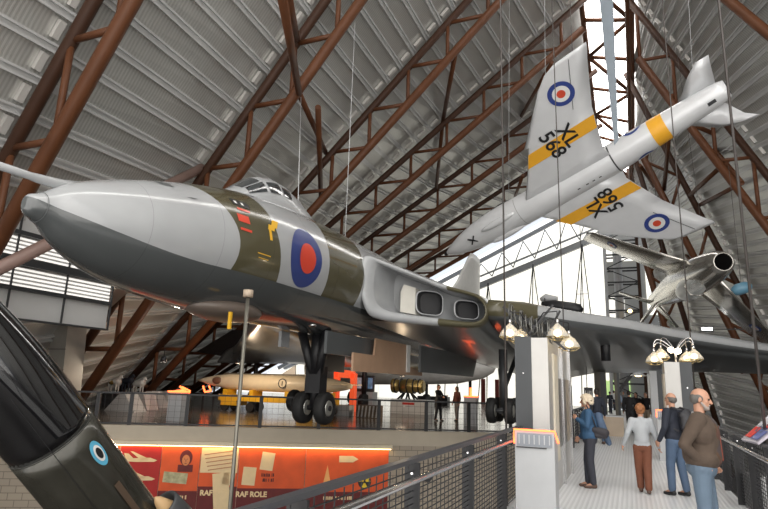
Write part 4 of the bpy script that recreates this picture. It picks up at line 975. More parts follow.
MB().loft([dr(SB+.01+(LD-SB)*i/30) for i in range(31)]).build('fuselage', DOL, DKE, inv)
b = MB(); rr_ = dr(SB); b.tube(rr_+[rr_[0]], .004, 6, caps=False); b.build('seam_ring', mat('seam_grey', (.12, .12, .11), .3, .5), DKE, inv)
def dpatch(s0, a0, rs, ra, m, name, off, box=False):
    b = MB(); P = []; nu, nv = 5, 30
    for i in range(nu+1):
        for j in range(nv+1):
            if box: s_, a = s0+rs*(i/nu-.5), a0+ra*(j/nv-.5)
            else: s_, a = s0+rs*i/nu*cos(2*PI*j/nv), a0+ra*i/nu*sin(2*PI*j/nv)
            R_ = interp(DK, s_, 1)+off; P.append(N0+ax*s_+(u1*cos(a)+w1*sin(a))*R_)
    b.add(P, [(i*(nv+1)+j, i*(nv+1)+j+1, (i+1)*(nv+1)+j+1, (i+1)*(nv+1)+j) for i in range(nu) for j in range(nv)], 0, True); return b.build(name, m, DKE, inv, recalc=False)
# locate the patch angle that faces (97,452)
best = None
for i in range(60):
    for j in range(72):
        s_, a = 2.4+i*.05, 2*PI*j/72; R_ = interp(DK, s_, 1); P = N0+ax*s_+(u1*cos(a)+w1*sin(a))*R_; nrm = u1*cos(a)+w1*sin(a)
        if nrm.dot(O-P) < 0: continue
        q = (P-O).normalized(); t_ = ray(98, 452).normalized(); e_ = (q-t_).length
        if best is None or e_ < best[0]: best = (e_, s_, a)
_, bs, ba = best
CYAN = mat('cyan_marking', (.10, .42, .62), .3, coat=.3)
dpatch(bs, ba, .16, .17, CYAN, 'roundel_ring', .006); dpatch(bs, ba, .105, .11, WHITE, 'roundel_white', .011); dpatch(bs, ba, .07, .075, BLACK, 'roundel_centre', .016)
dpatch(bs+.9, ba-.1, 1.0, .16, mat('panel_brown', (.09, .06, .04), .3), 'side_panel', .02, True); dpatch(bs+.75, ba-1.0, .012, 2.2, BLACK, 'panel_line', .006, True); dpatch(bs+1.6, ba-1.0, .012, 2.2, BLACK, 'panel_line', .006, True)
dpatch(bs+.2, ba-.75, 3.5, .012, BLACK, 'panel_line', .006, True); 
MB().tube([N0+ax*LD, N0+ax*(LD+.15)], [.38, .34], 24).build('jet_pipe', BLACK, DKE, inv)
for sgn in (-1, 1):
    base = N0+ax*5.4; sp_ = w1*sgn
    MB().loft([[base + sp_*y + ax*x + u1*d_ for x, d_ in ((xa, 0), (xa+.3, .05), (xb, 0), (xa+.3, -.05))] for y, xa, xb in ((.4, 0, 2.2), (1.1, .9, 2.3))]).build('wing', DOL, DKE, inv)
# stand for it
tail = N0+ax*6.2; tag(MB().tube([(tail.x, tail.y, FLZ), (tail.x, tail.y, tail.z-.5)], .12, 12).build('support_post', DARK), 'dark post under the slanting dark jet, below the railing', 'post')
# intake pod with buff cone
P = atY(162, 504, 5.7); d_ = Vector((-.15, -.72, .62)).normalized(); e = empty('engine_pod', P, label='dark ring-lipped engine pod with a buff cone, at the bottom edge beside the dark jet', cat='engine'); inv = Matrix.Translation(-P)
MB().lathe(P, d_, [(-1.4, 0), (-1.4, .12), (-.3, .19), (-.02, .19), (0, .165), (-.02, .145), (-.6, .14), (-.6, 0)], 32).build('cowl', DARK, e, inv)
MB().tube([P-d_*.5, P-d_*.1, P+d_*.08, P+d_*.14], [.12, .11, .05, .005], 20).build('cone', mat('buff_cone', (.55, .36, .18), .45), e, inv)
q = P-d_*1.2; MB().tube([q, (q.x, q.y, FLZ)], .05, 8).build('stand', BLACK, e, inv)

# ================================================================== GALLERY EXHIBITS
# yellow-trolley missile
A = atY(197, 380, 27); B = atY(352, 386, 27); B.z = A.z-.05; d_ = B-A; L = d_.length; ux = d_.normalized()
e = empty('missile_trolley', (A.x+ux.x*4, A.y, 0), label='yellow wheeled trolley under the cream missile on the gallery', cat='trolley'); c0 = Vector((A.x+ux.x*4, A.y, 0)); inv = Matrix.Translation(-c0)
yb = A.y; xb0 = atY(224, 400, 27).x; xb1 = atY(335, 400, 27).x
MB().box(xb0, xb1, yb-.5, yb+.5, .55, .85).build('frame', YELLOW, e, inv)
for t in (.05, .3, .62, .95): x_ = xb0+(xb1-xb0)*t; MB().box(x_-.12, x_+.12, yb-.45, yb+.45, .85, 1.15).build('cradle', YELLOW, e, inv)
for t in (.1, .8): x_ = xb0+(xb1-xb0)*t; MB().box(x_-.5, x_+.5, yb-.52, yb+.52, .3, .6).build('tool_box', YELLOW, e, inv)
for t in (.06, .3, .75, .95):
    for s_ in (-.42, .42): MB().tube([(xb0+(xb1-xb0)*t, yb+s_-.08, .25), (xb0+(xb1-xb0)*t, yb+s_+.08, .25)], .25, 18).build('wheel', RUBBER, e, inv)
e = empty('cream_missile', (A.x, A.y, A.z), label='long cream pointed missile resting on the yellow trolley', cat='missile'); inv = Matrix.Translation(-A)
MB().tube([A+ux*L*t for t in (0, .06, .14, .24, .4, .7, .88, .97, 1)], [.02, .16, .31, .42, .46, .45, .36, .2, .1], 24).build('body', CREAM, e, inv)
x_ = A.x+ux.x*L*.17; MB().ell((x_, A.y-.33, A.z+.02), (.33, .12, .2)).build('window_patch', mat('brown_patch', (.16, .08, .05), .4), e, inv)
MB().bar((A.x+L*.2, A.y, A.z+.40), (A.x+L*.75, A.y, A.z+.44), .35, .08).build('dorsal_strip', mat('dull_olive_strip', (.1, .09, .07), .5), e, inv)
x_ = A.x+ux.x*L*.61
MB().tube([(x_, A.y-.455, A.z-.02), (x_, A.y-.46, A.z-.02)], .26, 24, smooth=False).build('emblem', BLACK, e, inv); MB().tube([(x_, A.y-.46, A.z-.02), (x_, A.y-.468, A.z-.02)], .2, 24, smooth=False).build('emblem', CREAM, e, inv); MB().bar((x_, A.y-.47, A.z-.14), (x_, A.y-.47, A.z+.1), .09, .01).build('emblem', BLACK, e, inv)
MB().slab([(A.x+L*.56, A.y, A.z+.4), (A.x+L*.66, A.y, A.z+.4), (A.x+L*.655, A.y, A.z+.95)], (0, .06, 0)).build('fin', PALE, e, inv)
for s_ in (-1, 1): MB().slab([(A.x+L*.86, A.y+s_*.3, A.z), (A.x+L*.98, A.y+s_*.2, A.z), (A.x+L*1.0, A.y+s_*1.2, A.z)], (0, 0, .05)).build('fin', CREAM, e, inv)

# neon-topped plinth and zigzag neon signs
c0 = atZ(176, 421, 0); h_ = 1.25
r = empty('grey_plinth', (c0.x, c0.y, 0), label='pale grey plinth with a glowing orange top edge behind the balustrade', cat='plinth'); MB().box(-.33, .33, -.2, .2, 0, 1.1).build('body', PALE, r); MB().box(-.36, .36, -.24, .24, 1.1, 1.16).build('neon_edge', NEON, r)
def zig(pts, Yd, label, th=.05):
    P3 = [atY(x_, y_, Yd) for x_, y_ in pts]; c0 = Vector((P3[0].x, Yd, 0)); r = empty('neon_sign', c0, label=label, cat='neon sign', group='orange neon signs on the gallery'); inv = Matrix.Translation(-c0)
    MB().tube(P3, th, 8).build('tube', NEON, r, inv); zm = min(p.z for p in P3)
    MB().bar((c0.x, Yd+.1, 0), (c0.x, Yd+.1, P3[0].z+.1), .1, .06).build('post', BLACK, r, inv)
    b = MB(); b.tube([P3[0]+Vector((0, .1, 0)), P3[1]+Vector((0, .1, 0))], .03, 6); b.build('back_bar', BLACK, r, inv)
zig([(170, 392), (184, 390), (180, 386.5), (189, 394), (186, 396)], 24, 'zigzag orange neon sign on top of the grey plinth at left')
zig([(182, 387), (190, 391), (186, 396), (187, 406)], 25, 'orange neon bracket sign just right of the neon plinth')
zig([(203, 386), (205, 392), (211, 391), (209, 386)], 27, 'small open orange neon shape left of the missile tip')
# grey pyramid plinths
def pyr(pts, Yd, label):
    P3 = [atY(x_, y_, Yd) for x_, y_ in pts]; zb = 0; c0 = Vector((P3[0].x, Yd, 0))
    r = tag(MB().slab([(p.x, Yd, max(p.z, 0.0)) for p in P3], (0, .8, 0)).build('pyramid_plinth', mat('mid_grey_panel', (.55, .55, .55), .5)), label, 'plinth', 'sloping grey plinths behind the balustrade')
Z0 = lambda x_, Yd: EYE
def ybase(Yd, x_):  # screen row of the floor there
    lo, hi = 380.0, 470.0
    for _ in range(40):
        m_ = (lo+hi)/2
        if atY(x_, m_, Yd).z > 0: lo = m_
        else: hi = m_
    return lo
for (xa, xb_, xt0, xt1, yt, Yd, lb) in ((104, 134, 119, 125, 394, 21.5, 'largest grey pyramid-shaped plinth, at far left of the gallery'), (125, 147, 135, 143, 392, 23.5, 'second grey sloping plinth right of the largest pyramid'), (140, 159, 146, 152, 391, 25.5, 'third grey sloping plinth in the row of pyramids'), (155, 168, 160, 165, 391, 27.5, 'smallest dark grey plinth, left of the neon-topped one')):
    pyr([(xa, ybase(Yd, xa)), (xb_, ybase(Yd, xb_)), (xt1, yt), (xt0, yt)], Yd, lb)
# model figures above the plinths: two small display aircraft parts on stands (white and dark)
def quad(px0, px1, py0, py1, Yd, bodym, spotm, label):
    a = atY(px0, py0, Yd); b_ = atY(px1, py1, Yd); c0 = Vector(((a.x+b_.x)/2, Yd, 0)); w_ = abs(b_.x-a.x); zt, zb = max(a.z, b_.z), min(a.z, b_.z)
    r = empty('animal_figure', c0, label=label, cat='figure'); 
    bm_ = MB(); bm_.cap((-w_*.32, 0, zt-.28), (w_*.25, 0, zt-.25), .17, .19); bm_.cap((w_*.25, 0, zt-.2), (w_*.42, 0, zt+.02), .12, .09); bm_.cap((w_*.42, 0, zt+.03), (w_*.56, 0, zt-.05), .085, .05)
    for x_ in (-w_*.3, w_*.22):
        for y_ in (-.09, .09): bm_.cap((x_, y_, zt-.35), (x_*1.08, y_, zb+.28), .07, .045); bm_.cap((x_*1.08, y_, zb+.28), (x_*1.02, y_, zb+.03), .045, .035)
    bm_.cap((-w_*.36, 0, zt-.2), (-w_*.5, 0, zt-.42), .03, .02)
    o = bm_.build('body', bodym, r); mod_remesh(o, .022, 2)
    if spotm: MB().ell((-w_*.1, -.12, zt-.3), (.2, .1, .13)).build('saddle_patch', spotm, r)
    MB().box(-w_*.55, w_*.55, -.25, .25, 0, zb+.02).build('stand', DARK, r)
quad(107, 122, 393, 377, 24.5, WHITE, mat('ochre_patch', (.3, .2, .06), .6), 'white four-legged figure with an ochre patch above the pyramid plinths')
quad(121, 134, 393, 376, 25.0, mat('dark_navy_coat', (.015, .02, .035), .6), None, 'dark four-legged figure right of the white one')
quad(132, 146, 394, 379, 25.5, WHITE, None, 'small pale four-legged figure, rightmost of the three')

# red-lit dark delta wing craft behind
e = empty('dark_delta_aircraft', (-22, 33, 0), label='dark delta aircraft behind the big jet nose, lit dull red beneath', cat='aircraft'); inv = Matrix.Translation(-Vector((-22, 33, 0)))
Q = [(196, 352), (232, 330), (330, 330), (360, 352), (300, 362), (235, 358)]
P3 = [atY(x_, y_, 33) for x_, y_ in Q]
MB().loft([[Vector((p.x, 33+dy, p.z)) for p in P3] for dy in (0, 2.0, 6.0)]).build('wing', mat('dark_airframe', (.018, .014, .014), .4), e, inv)
for x_ in (-24.5, -19, -16): MB().tube([(x_, 35, 0.3), (x_, 35, 4.0)], .16, 10).build('gear_leg', BLACK, e, inv)
for x_ in (-24.5, -19, -16): MB().tube([(x_-.2, 35, .5), (x_+.2, 35, .5)], .5, 20).build('wheel', RUBBER, e, inv)
# white aircraft belly far behind
e = empty('white_bomber', (-14.8, 47, 0), label='large white aircraft fuselage far behind, under the big jet belly', cat='aircraft'); inv = Matrix.Translation(-Vector((-14.8, 47, 0)))
A = atY(375, 368, 45); B = atY(496, 372, 45); B.z = A.z+.25
MB().tube([A+(B-A)*t for t in (-.6, -.3, 0, .3, .7, .9, .98, 1.0)], [1.2, 1.35, 1.35, 1.35, 1.25, .85, .4, .05], 28).build('fuselage', WHITE, e, inv)
for t in (-.2, .45, .8): p = A+(B-A)*t; MB().tube([(p.x, 45, p.z-1), (p.x, 45, .3)], .12, 10).build('gear_leg', BLACK, e, inv); MB().tube([(p.x-.2, 45, .5), (p.x+.2, 45, .5)], .5, 20).build('wheel', RUBBER, e, inv)
# red portal frame
P = atZ(342, 411, 0); z1_ = atY(338, 369, P.y).z; xa = atY(333, 390, P.y).x; xb_ = atY(354, 390, P.y).x
r = empty('red_portal', (xa, P.y, 0), label='glowing orange-red portal frame behind the nose wheels', cat='frame')
ORG = mat('glowing_orange_frame', (.85, .10, .03), .5, emit=.6)
MB().box(xb_-xa-.28, xb_-xa, 0, .4, 0, z1_-.25).build('upright', ORG, r); MB().box(0, .28, 0, .4, 0, z1_-.1).build('upright', ORG, r); MB().slab([(0, 0, z1_-.1), (.25, 0, z1_), (xb_-xa-.2, 0, z1_-.1), (xb_-xa, 0, z1_-.35), (xb_-xa-.1, 0, z1_-.55), (.1, 0, z1_-.5)], (0, .4, 0)).build('lintel', ORG, r)
# kiosk
P = atZ(365, 410, 0); r = empty('display_kiosk', (P.x, P.y, 0), label='white kiosk with dark screens right of the glowing portal', cat='kiosk')
MB().box(-.75, .5, 0, .8, 0, 1.15).build('body', PALE, r)
MB().box(-.8, .5, .1, .3, 1.15, 2.2).build('screen_frame', DARK, r)
for i in range(3): MB().box(-.7+i*.4, -.38+i*.4, .07, .1, 1.35, 2.05).build('screen', mat('screen_print_%d' % i, [(.45, .45, .5), (.3, .12, .1), (.15, .25, .4)][i], .3, emit=.25, noise=.8, nscale=6), r)
# striped block
P = atZ(367, 418, 0); r = empty('striped_block', (P.x, P.y, 0), label='low dark block with slanting grey stripes behind the balustrade', cat='block')
MB().box(-.6, .6, 0, .6, 0, .62).build('body', mat('brown_block', (.08, .055, .035), .5), r)
b = MB()
for i in range(6): x_ = -.55+i*.2; b.slab([(x_, -.005, .03), (x_+.08, -.005, .03), (x_+.14, -.005, .59), (x_+.06, -.005, .59)], (0, .004, 0))
b.build('stripes', PALE, r)
# white plinth left of engine
P = atZ(340, 416, 0); r = tag(MB().box(P.x-.7, P.x+.5, P.y, P.y+.6, 0, .55).build('low_plinth', PALE), 'low pale plinth just right of the hanging nose wheels', 'plinth')
# engine on tripod
P = atZ(408, 414, 0); r = empty('plinth', (P.x, P.y, 0), label='low white plinth with a small red marking under the gold engine', cat='plinth'); MB().box(-1.15, 1.15, 0, 1.5, 0, .82).build('body', WHITE, r); MB().box(-.38, .38, -.008, 0, .53, .66).build('red_marking', RED, r)
Y_ = P.y+.7; c0 = Vector((atY(408, 385, Y_).x, Y_, .82)); r = empty('jet_engine', c0, label='brassy jet engine held level on a black stand on the white plinth', cat='engine'); zc = atY(408, 386, Y_).z-.82
MB().tube([(-1.05, 0, zc), (-1.0, 0, zc), (-.85, 0, zc), (-.7, 0, zc), (-.3, 0, zc), (-.25, 0, zc), (.3, 0, zc), (.5, 0, zc), (.95, 0, zc), (1.05, 0, zc)], [.3, .42, .44, .36, .36, .42, .42, .36, .40, .3], 24).build('casing', GOLD, r)
b = MB()
for x_ in (-.8, -.45, 0, .4, .75): b.tube([(x_, 0, zc), (x_+.06, 0, zc)], .455, 24)
b.build('flanges', BLACK, r)
b = MB()
for x_ in (-.55, 0, .55): b.tube([(x_*1.0, -.3, 0), (x_*.3, 0, zc-.35)], .06, 8); b.tube([(x_*1.0, .3, 0), (x_*.3, 0, zc-.35)], .06, 8)
b.build('stand', BLACK, r)
# dark low display to right + lectern
P = atZ(455, 418, 0); P2 = atZ(430, 405, 0)
tag(MB().box(P2.x-1.2, P2.x+1.6, P2.y, P2.y+.8, 0, .75).build('display_case', BLACK), 'low dark display case behind the couple on the gallery', 'case')
P = atZ(470, 426, 0); r = empty('gallery_lectern', (P.x, P.y, 0), label='pale lectern with orange glowing top beside the couple', cat='lectern'); MB().box(-.28, .28, 0, .3, 0, 1.25).build('body', PALE, r); MB().box(-.3, .3, -.02, .32, 1.25, 1.3).build('neon_edge', NEON, r); MB().box(-.05, .05, .1, .16, 1.3, 1.65).build('neon_fin', NEON, r)
for px_, lb in ((483, 'dull red post right of the couple'), ((497), 'dark red post against the bright glazing, left of the column')):
    P = atZ(px_, 403, 0); tag(MB().box(P.x-.22, P.x+.22, P.y, P.y+.3, 0, 2.6).build('red_post', mat('dull_red_post', (.16, .02, .015), .5)), lb, 'post')

# ================================================================== WALKWAY FURNITURE
def lectern(x0, x1, y, h_, d_, label, loc_bottom=0):
    r = empty('lectern', ((x0+x1)/2, y, 0), label=label, cat='lectern'); w_ = (x1-x0)/2
    MB().slab([(-w_, 0, 0), (-w_, d_, 0), (-w_, d_, h_*.85), (-w_, 0, h_)], (2*w_, 0, 0)).build('body', mat('pale_blue_grey_panel', (.44, .45, .46), .45), r)
    MB().box(-w_+.03, w_-.03, -.012, 0.0, h_-.20, h_-.03).build('speaker_grille', mat('grille_grey', (.25, .27, .30), .4), r)
    b = MB()
    for i in range(7): b.box(-w_+.06+i*(2*w_-.12)/6-.006, -w_+.06+i*(2*w_-.12)/6+.006, -.018, -.012, h_-.17, h_-.05)
    b.build('grille_ribs', PALE, r)
    MB().bar((-w_+.02, -.01, h_-.215), (w_-.1, -.01, h_-.215), .02, .012).build('slot', DARK, r)
    b = MB(); b.tube([(-w_-.01, -.01, h_-.17), (-w_-.01, -.012, h_+.012), (w_+.01, -.012, h_+.012), (w_+.012, d_, h_*.85+.01)], .012, 8); b.build('neon_edge', NEON, r)
    b = MB(); b.ell((w_+.002, .16, h_*.55), (.006, .012, .012)); b.build('screw', STEEL, r)
    return r
lectern(-1.5, -.98, 8.3, 1.14, .36, 'pale grey lectern edged in orange neon at the end of the left railing')
a = atZ(660, 461, 0); b_ = atY(673, 411, a.y); lectern(a.x, b_.x+.02, a.y, b_.z, .3, 'small pale lectern with orange-red edge between the boy and the man with the backpack')
FROST = mat('frosted_lamp_glass', (.85, .85, .82), .25, alpha=.4)
def bell_lamp(loc, label, sc=1.0, on=True):
    r = empty('bell_lamp', loc, label=label, cat='lamp', group='caged bell lamps on the display columns')
    MB().tube([(0, 0, .10*sc), (0, 0, .07*sc), (0, 0, .03*sc), (0, 0, -.03*sc), (0, 0, -.07*sc), (0, 0, -.095*sc)], [.02*sc, .045*sc, .09*sc, .135*sc, .155*sc, .16*sc], 20, caps=False).build('glass_shade', FROST, r)
    MB().ell((0, 0, -.045*sc), (.06*sc, .06*sc, .055*sc)).build('bulb', LAMPW, r)
    MB().tube([(0, 0, .09*sc), (0, 0, .16*sc)], .025*sc, 10).build('holder', STEEL, r)
    b = MB(); ring = [(.162*sc*cos(2*PI*i/20), .162*sc*sin(2*PI*i/20), -.10*sc) for i in range(21)]; b.tube(ring, .006*sc, 6, caps=False)
    for i in range(6): t = 2*PI*i/6; b.tube([(.16*sc*cos(t), .16*sc*sin(t), -.10*sc), (.09*sc*cos(t), .09*sc*sin(t), -.145*sc), (0, 0, -.16*sc)], .005*sc, 5)
    b.build('wire_guard', mat('wire_brass', (.5, .42, .25), .4, .8), r)
    return r
# left tall column
CX0, CX1, CY0, CY1, CH = -1.78, -1.24, 10.0, 13.9, 2.56
r = empty('display_column', (CX0, CY0, 0), label='tall display column with dark and pale faces at the left of the walkway', cat='column')
w_ = CX1-CX0
MB().box(0, .27, -.02, .2, 0, CH).build('dark_panel', mat('slate_panel', (.045, .05, .055), .4), r)
MB().box(.27, w_, 0, CY1-CY0, 0, CH-.02).build('body', mat('silver_panel', (.50, .49, .47), .35, .3), r)
MB().box(0, .27, .2, CY1-CY0, 0, CH-.3).build('rear_body', DARK, r)
MB().box(w_-.002, w_+.03, .55, 1.1, .5, 2.3).build('lit_panel', mat('warm_white_panel', (.7, .64, .52), .5), r)
for i, (ya, yb_) in enumerate(((1.15, 1.75), (1.85, 2.5), (2.6, 3.2))):
    n_ = MB().box(w_, w_+.025, ya, yb_, .7, 1.9).build('photo_panel', mat('photo_panel_%d' % i, [(.12, .11, .1), (.22, .2, .18), (.4, .33, .25)][i], .3, noise=.8, nscale=5), r)
b = MB(); b.box(w_-.01, w_+.05, 1.78, 1.82, 0, CH); b.box(w_-.01, w_+.05, 3.3, 3.34, 0, CH); b.build('edge_strips', STEEL, r)
MB().tube([(.135, -.025, 1.95), (.135, -.03, 1.95)], .012, 10).build('screw', STEEL, r)
# angled bars and barbed wire on it
r2 = empty('barbed_wire_frame', (-1.5, 10.2, CH), label='angled black bars and coiled barbed wire on top of the left column', cat='barbed wire'); inv = Matrix.Translation(-Vector((-1.5, 10.2, CH)))
for p, q in (((503, 307), (531, 336)), ((529, 334), (553, 305)), ((549, 331), (560, 311)), ((545, 333), (566, 350)), ((503, 307), (547, 334))):
    MB().bar(atY(*p, 10.25), atY(*q, 10.3), .05, .035).build('angle_bar', BLACK, r2, inv)
pts = []
for i in range(420):
    t = i/420; c_ = atY(508+52*t, 313+20*math.sin(t*PI*.5), 10.35); a = t*2*PI*15
    pts.append(c_ + Vector((.02*sin(a*.37), .16*cos(a), .15*sin(a)+.04*sin(a*1.7))))
MB().tube(pts, .010, 5).build('wire_coil', mat('grey_wire', (.22, .22, .21), .4, .7), r2, inv)
b = MB()
for i in range(0, 420, 7):
    p = pts[i]; v = Vector((random.uniform(-1, 1), random.uniform(-1, 1), random.uniform(-1, 1))).normalized()*.035; b.tube([p-v, p+v], .004, 4)
b.build('barbs', MATS['grey_wire'], r2, inv)
lampsL = (((510, 330), 10.1, 'left caged bell lamp of the left cluster, beside the hanging rod'), ((520.5, 335), 10.7, 'small bell lamp just behind the leftmost one'), ((557.5, 330), 10.2, 'largest bright bell lamp right of the left column top'), ((569, 341), 10.8, 'lower right bell lamp of the left cluster'))
for (p, y_, lb) in lampsL:
    c_ = atY(*p, y_); bell_lamp(c_, lb, 1.15)
    tgt = atY(531, 330, 10.3)
    MB_ = MB().tube([c_+Vector((0, 0, .17)), c_+Vector((0, 0, .32)), (c_+tgt)/2+Vector((0, 0, .3)), tgt], .012, 8)
    MB_.build('lamp_arm', BLACK, r2, inv)
# right column
a = atY(663, 362, 17); CYr = 17.0
r = empty('display_column', (.84, CYr, 0), label='tall display column on the right of the walkway, under the bright lamp cluster', cat='column')
MB().box(0, .36, 0, 1.3, 0, 2.5).build('body', MATS['silver_panel'], r); MB().box(.36, .64, -.02, 1.0, 0, 2.5).build('dark_panel', MATS['slate_panel'], r); MB().box(-.03, 0, .2, 1.1, .9, 2.2).build('photo_panel', MATS['warm_white_panel'], r); MB().tube([(.5, -.025, 1.85), (.5, -.03, 1.85)], .02, 10).build('screw', STEEL, r)
r3 = empty('lamp_frame', (1.15, CYr+.3, 2.5), label='curved wire arms carrying the lamp cluster on the right column', cat='lamp frame'); inv = Matrix.Translation(-Vector((1.15, CYr+.3, 2.5)))
hub = Vector((1.15, CYr+.3, 2.5)); MB().tube([hub, hub+Vector((0, 0, .35))], .03, 10).build('stem', STEEL, r3, inv)
for (p, y_, lb) in (((654, 357), 17.2, 'outer left bell lamp above the right column'), ((661, 353), 17.8, 'inner left bell lamp above the right column'), ((687, 356), 17.8, 'inner right bell lamp above the right column'), ((694, 354), 17.2, 'outer right bell lamp above the right column')):
    c_ = atY(*p, y_); bell_lamp(c_, lb, 1.35)
    m_ = hub+Vector((0, 0, .3)); t1 = c_+Vector((0, 0, .2)); mid = (t1+m_)/2 + Vector((0, 0, .42))
    arc = [t1 + (0*t1) if i == 0 else ((1-i/10)**2)*t1 + 2*(i/10)*(1-i/10)*(mid+Vector(((c_.x-hub.x)*.5, 0, .15))) + ((i/10)**2)*m_ for i in range(11)]
    MB().tube(arc, .016, 8).build('arm', STEEL, r3, inv); MB().tube([v+Vector((0, .1, -.08)) for v in arc], .01, 6).build('arm_wire', STEEL, r3, inv)
for p, lb in (((671, 350), 'left bare bright bulb in the middle of the right lamp cluster'), ((678, 351), 'right bare bright bulb in the middle of the right lamp cluster')):
    c_ = atY(*p, 17.3); tag(MB().ell(c_, .075).build('bulb', mat('bright_bulb', (1, .75, .5), .5, emit=30)), lb, 'bulb')
    MB().tube([c_, hub+Vector((0, 0, .3))], .015, 6).build('bulb_arm', STEEL, r3, inv)
# farther columns
for (x_, y_, w_, h_, lb) in ((.75, 27, .5, 2.6, 'pale column beyond the right column, above the crowd'), (-1.6, 30, .5, 2.6, 'olive-brown column at the walkway left, behind the woman'), (.9, 36, .45, 2.7, 'thin grey column farther down the walkway, right side'), (-.95, 40, .3, 2.9, 'dark column at the far end, left of the green window')):
    r = empty('far_column', (x_, y_, 0), label=lb, cat='column'); MB().box(0, w_*.55, 0, 1.0, 0, h_).build('body', PALE if x_ > 0 else mat('olive_brown_panel', (.1, .09, .07), .5), r); MB().box(w_*.55, w_, 0, 1.0, 0, h_).build('dark_panel', MATS['slate_panel'], r)
for px_, lb in ((638, 'left small pendant lamp at the far end of the walkway'), (654, 'right small pendant lamp at the far end of the walkway')):
    c_ = atY(px_, 374, 34); r = empty('pendant_lamp', c_, label=lb, cat='lamp'); MB().tube([(0, 0, .12), (0, 0, -.02), (0, 0, -.1)], [.05, .3, .4], 16, caps=False).build('shade', PALE, r); MB().ell((0, 0, -.06), (.2, .2, .08)).build('bulb', LAMPW, r); MB().tube([(0, 0, .1), (0, 0, .9)], .02, 6).build('stem', BLACK, r)
# angled dark beam at far end
A = atY(617, 394, 50); B = atY(633, 373, 50); tag(MB().bar(A, B, .3, .25).build('sloping_beam', BLACK), 'dark sloping beam crossing the far green window', 'beam')
# wooden box
a = atZ(610, 436, 0); r = empty('wooden_box', (a.x-.1, a.y, 0), label='low pale wooden box standing on the walkway behind the woman', cat='box'); MB().box(-.15, .62, 0, .7, 0, .72).build('body', mat('pale_plywood', (.45, .36, .27), .5, noise=.15), r); MB().box(-.18, .65, -.03, .73, .72, .77).build('lid', PALE, r)
# dark machine / shop stand left of walkway
for (p, w_, h_, lb) in (((568, 432), .9, 1.9, 'dark cabinet with bright slots behind the left black railing'), ((600, 418), .5, 1.9, 'dull olive cabinet beside the walkway, farther back')):
    c_ = atZ(p[0], p[1], 0); x_ = min(c_.x, -2.3); r = empty('cabinet', (x_-.3, c_.y, 0), label=lb, cat='cabinet'); MB().box(-w_/2, w_/2, 0, .8, 0, h_).build('body', DARK, r)
    b = MB()
    for i in range(4): b.box(-w_/2+.08+i*w_*.22, -w_/2+.08+i*w_*.22+w_*.1, -.01, .0, .9, h_-.2)
    b.build('bright_slots', WHITE, r)
# colourful information panel outside right railing
c0 = Vector((1.95, 9.0, FLZ)); pa = [atY(741, 439, 9.6), atY(757, 443, 9.0), atY(790, 418, 9.2), atY(772, 412, 9.9)]
cc = sum(pa, Vector())/4
r = empty('information_panel', (cc.x, cc.y, FLZ), label='tilted colourful information panel outside the right railing', cat='panel'); inv = Matrix.Translation(-Vector((cc.x, cc.y, FLZ)))
nn_ = (pa[1]-pa[0]).cross(pa[3]-pa[0]).normalized()
MB().slab(pa, nn_*-.03).build('board', mat('board_print', (.45, .42, .48), .4, noise=.3, nscale=9), r, inv)
def pl(u, v): return pa[0]*(1-u)*(1-v)+pa[1]*u*(1-v)+pa[2]*u*v+pa[3]*(1-u)*v
for (u0, u1_, v0, v1_, m_) in ((.1, .45, .1, .45, RED), (.5, .9, .08, .4, mat('print_blue', (.08, .12, .35), .4)), (.1, .5, .5, .9, mat('print_pale', (.7, .7, .75), .4)), (.55, .9, .5, .9, RED), (.3, .7, .3, .6, mat('print_navy', (.03, .04, .12), .4))):
    up_n = nn_ if nn_.z > 0 else -nn_
    MB().slab([pl(u0, v0)+up_n*.012, pl(u1_, v0)+up_n*.012, pl(u1_, v1_)+up_n*.012, pl(u0, v1_)+up_n*.012], up_n*.003).build('printed_picture', m_, r, inv)
MB().bar((cc.x, cc.y, FLZ), (cc.x, cc.y, cc.z-.05), .08, .08).build('post', BLACK, r, inv)
# lower level exhibit behind right railing
for (p, yy_, lb) in (((752, 500), 10.5, 'dark lower-level machine behind the right railing mesh'),):
    c_ = atY(*p, yy_); r = empty('machine', (c_.x+.6, yy_, FLZ), label=lb, cat='machine'); h_ = c_.z-FLZ; MB().box(-.7, .9, 0, 1.4, 0, h_*.7).build('body', DARK, r); MB().tube([(-.3, .6, h_*.7), (-.3, .6, h_+.3)], .3, 16).build('drum', mat('steel_drum', (.3, .3, .3), .35, .7), r); MB().ell((.4, .4, h_*.9), (.3, .3, .25)).build('red_cap', RED, r)

# ================================================================== PEOPLE
SKIN = mat('skin', (.50, .27, .18), .5, noise=.06)
def hand(mb, w, d, side, fwd_, s=1.0, curl=.5):
    """palm + five fingers. w wrist, d direction of the hand, side = thumb side"""
    d = d.normalized(); side = (side - d*side.dot(d)).normalized(); pn = d.cross(side).normalized()
    mb.cap(w, w+d*.045*s, .024*s, .03*s, 10)
    pc = w + d*.06*s
    for k in range(4):
        b0 = pc + side*(.030-.020*k)*s + d*.02*s; L_ = [.065, .072, .067, .052][k]*s
        mb.cap(pc + side*(.02-.0133*k)*s, b0, .014*s, .0125*s, 8)
        k1 = b0 + (d*cos(curl*.6)+pn*sin(curl*.6))*L_*.5; k2 = k1 + (d*cos(curl*1.5)+pn*sin(curl*1.5))*L_*.5
        mb.cap(b0, k1, .0098*s, .009*s, 8); mb.cap(k1, k2, .009*s, .0078*s, 8)
    t0 = w + d*.02*s + side*.018*s; t1 = t0 + (d*.7+side*.75).normalized()*.04*s; t2 = t1 + (d*.95+side*.15+pn*.25).normalized()*.03*s
    mb.cap(t0, t1, .0135*s, .0115*s, 8); mb.cap(t1, t2, .0115*s, .009*s, 8)
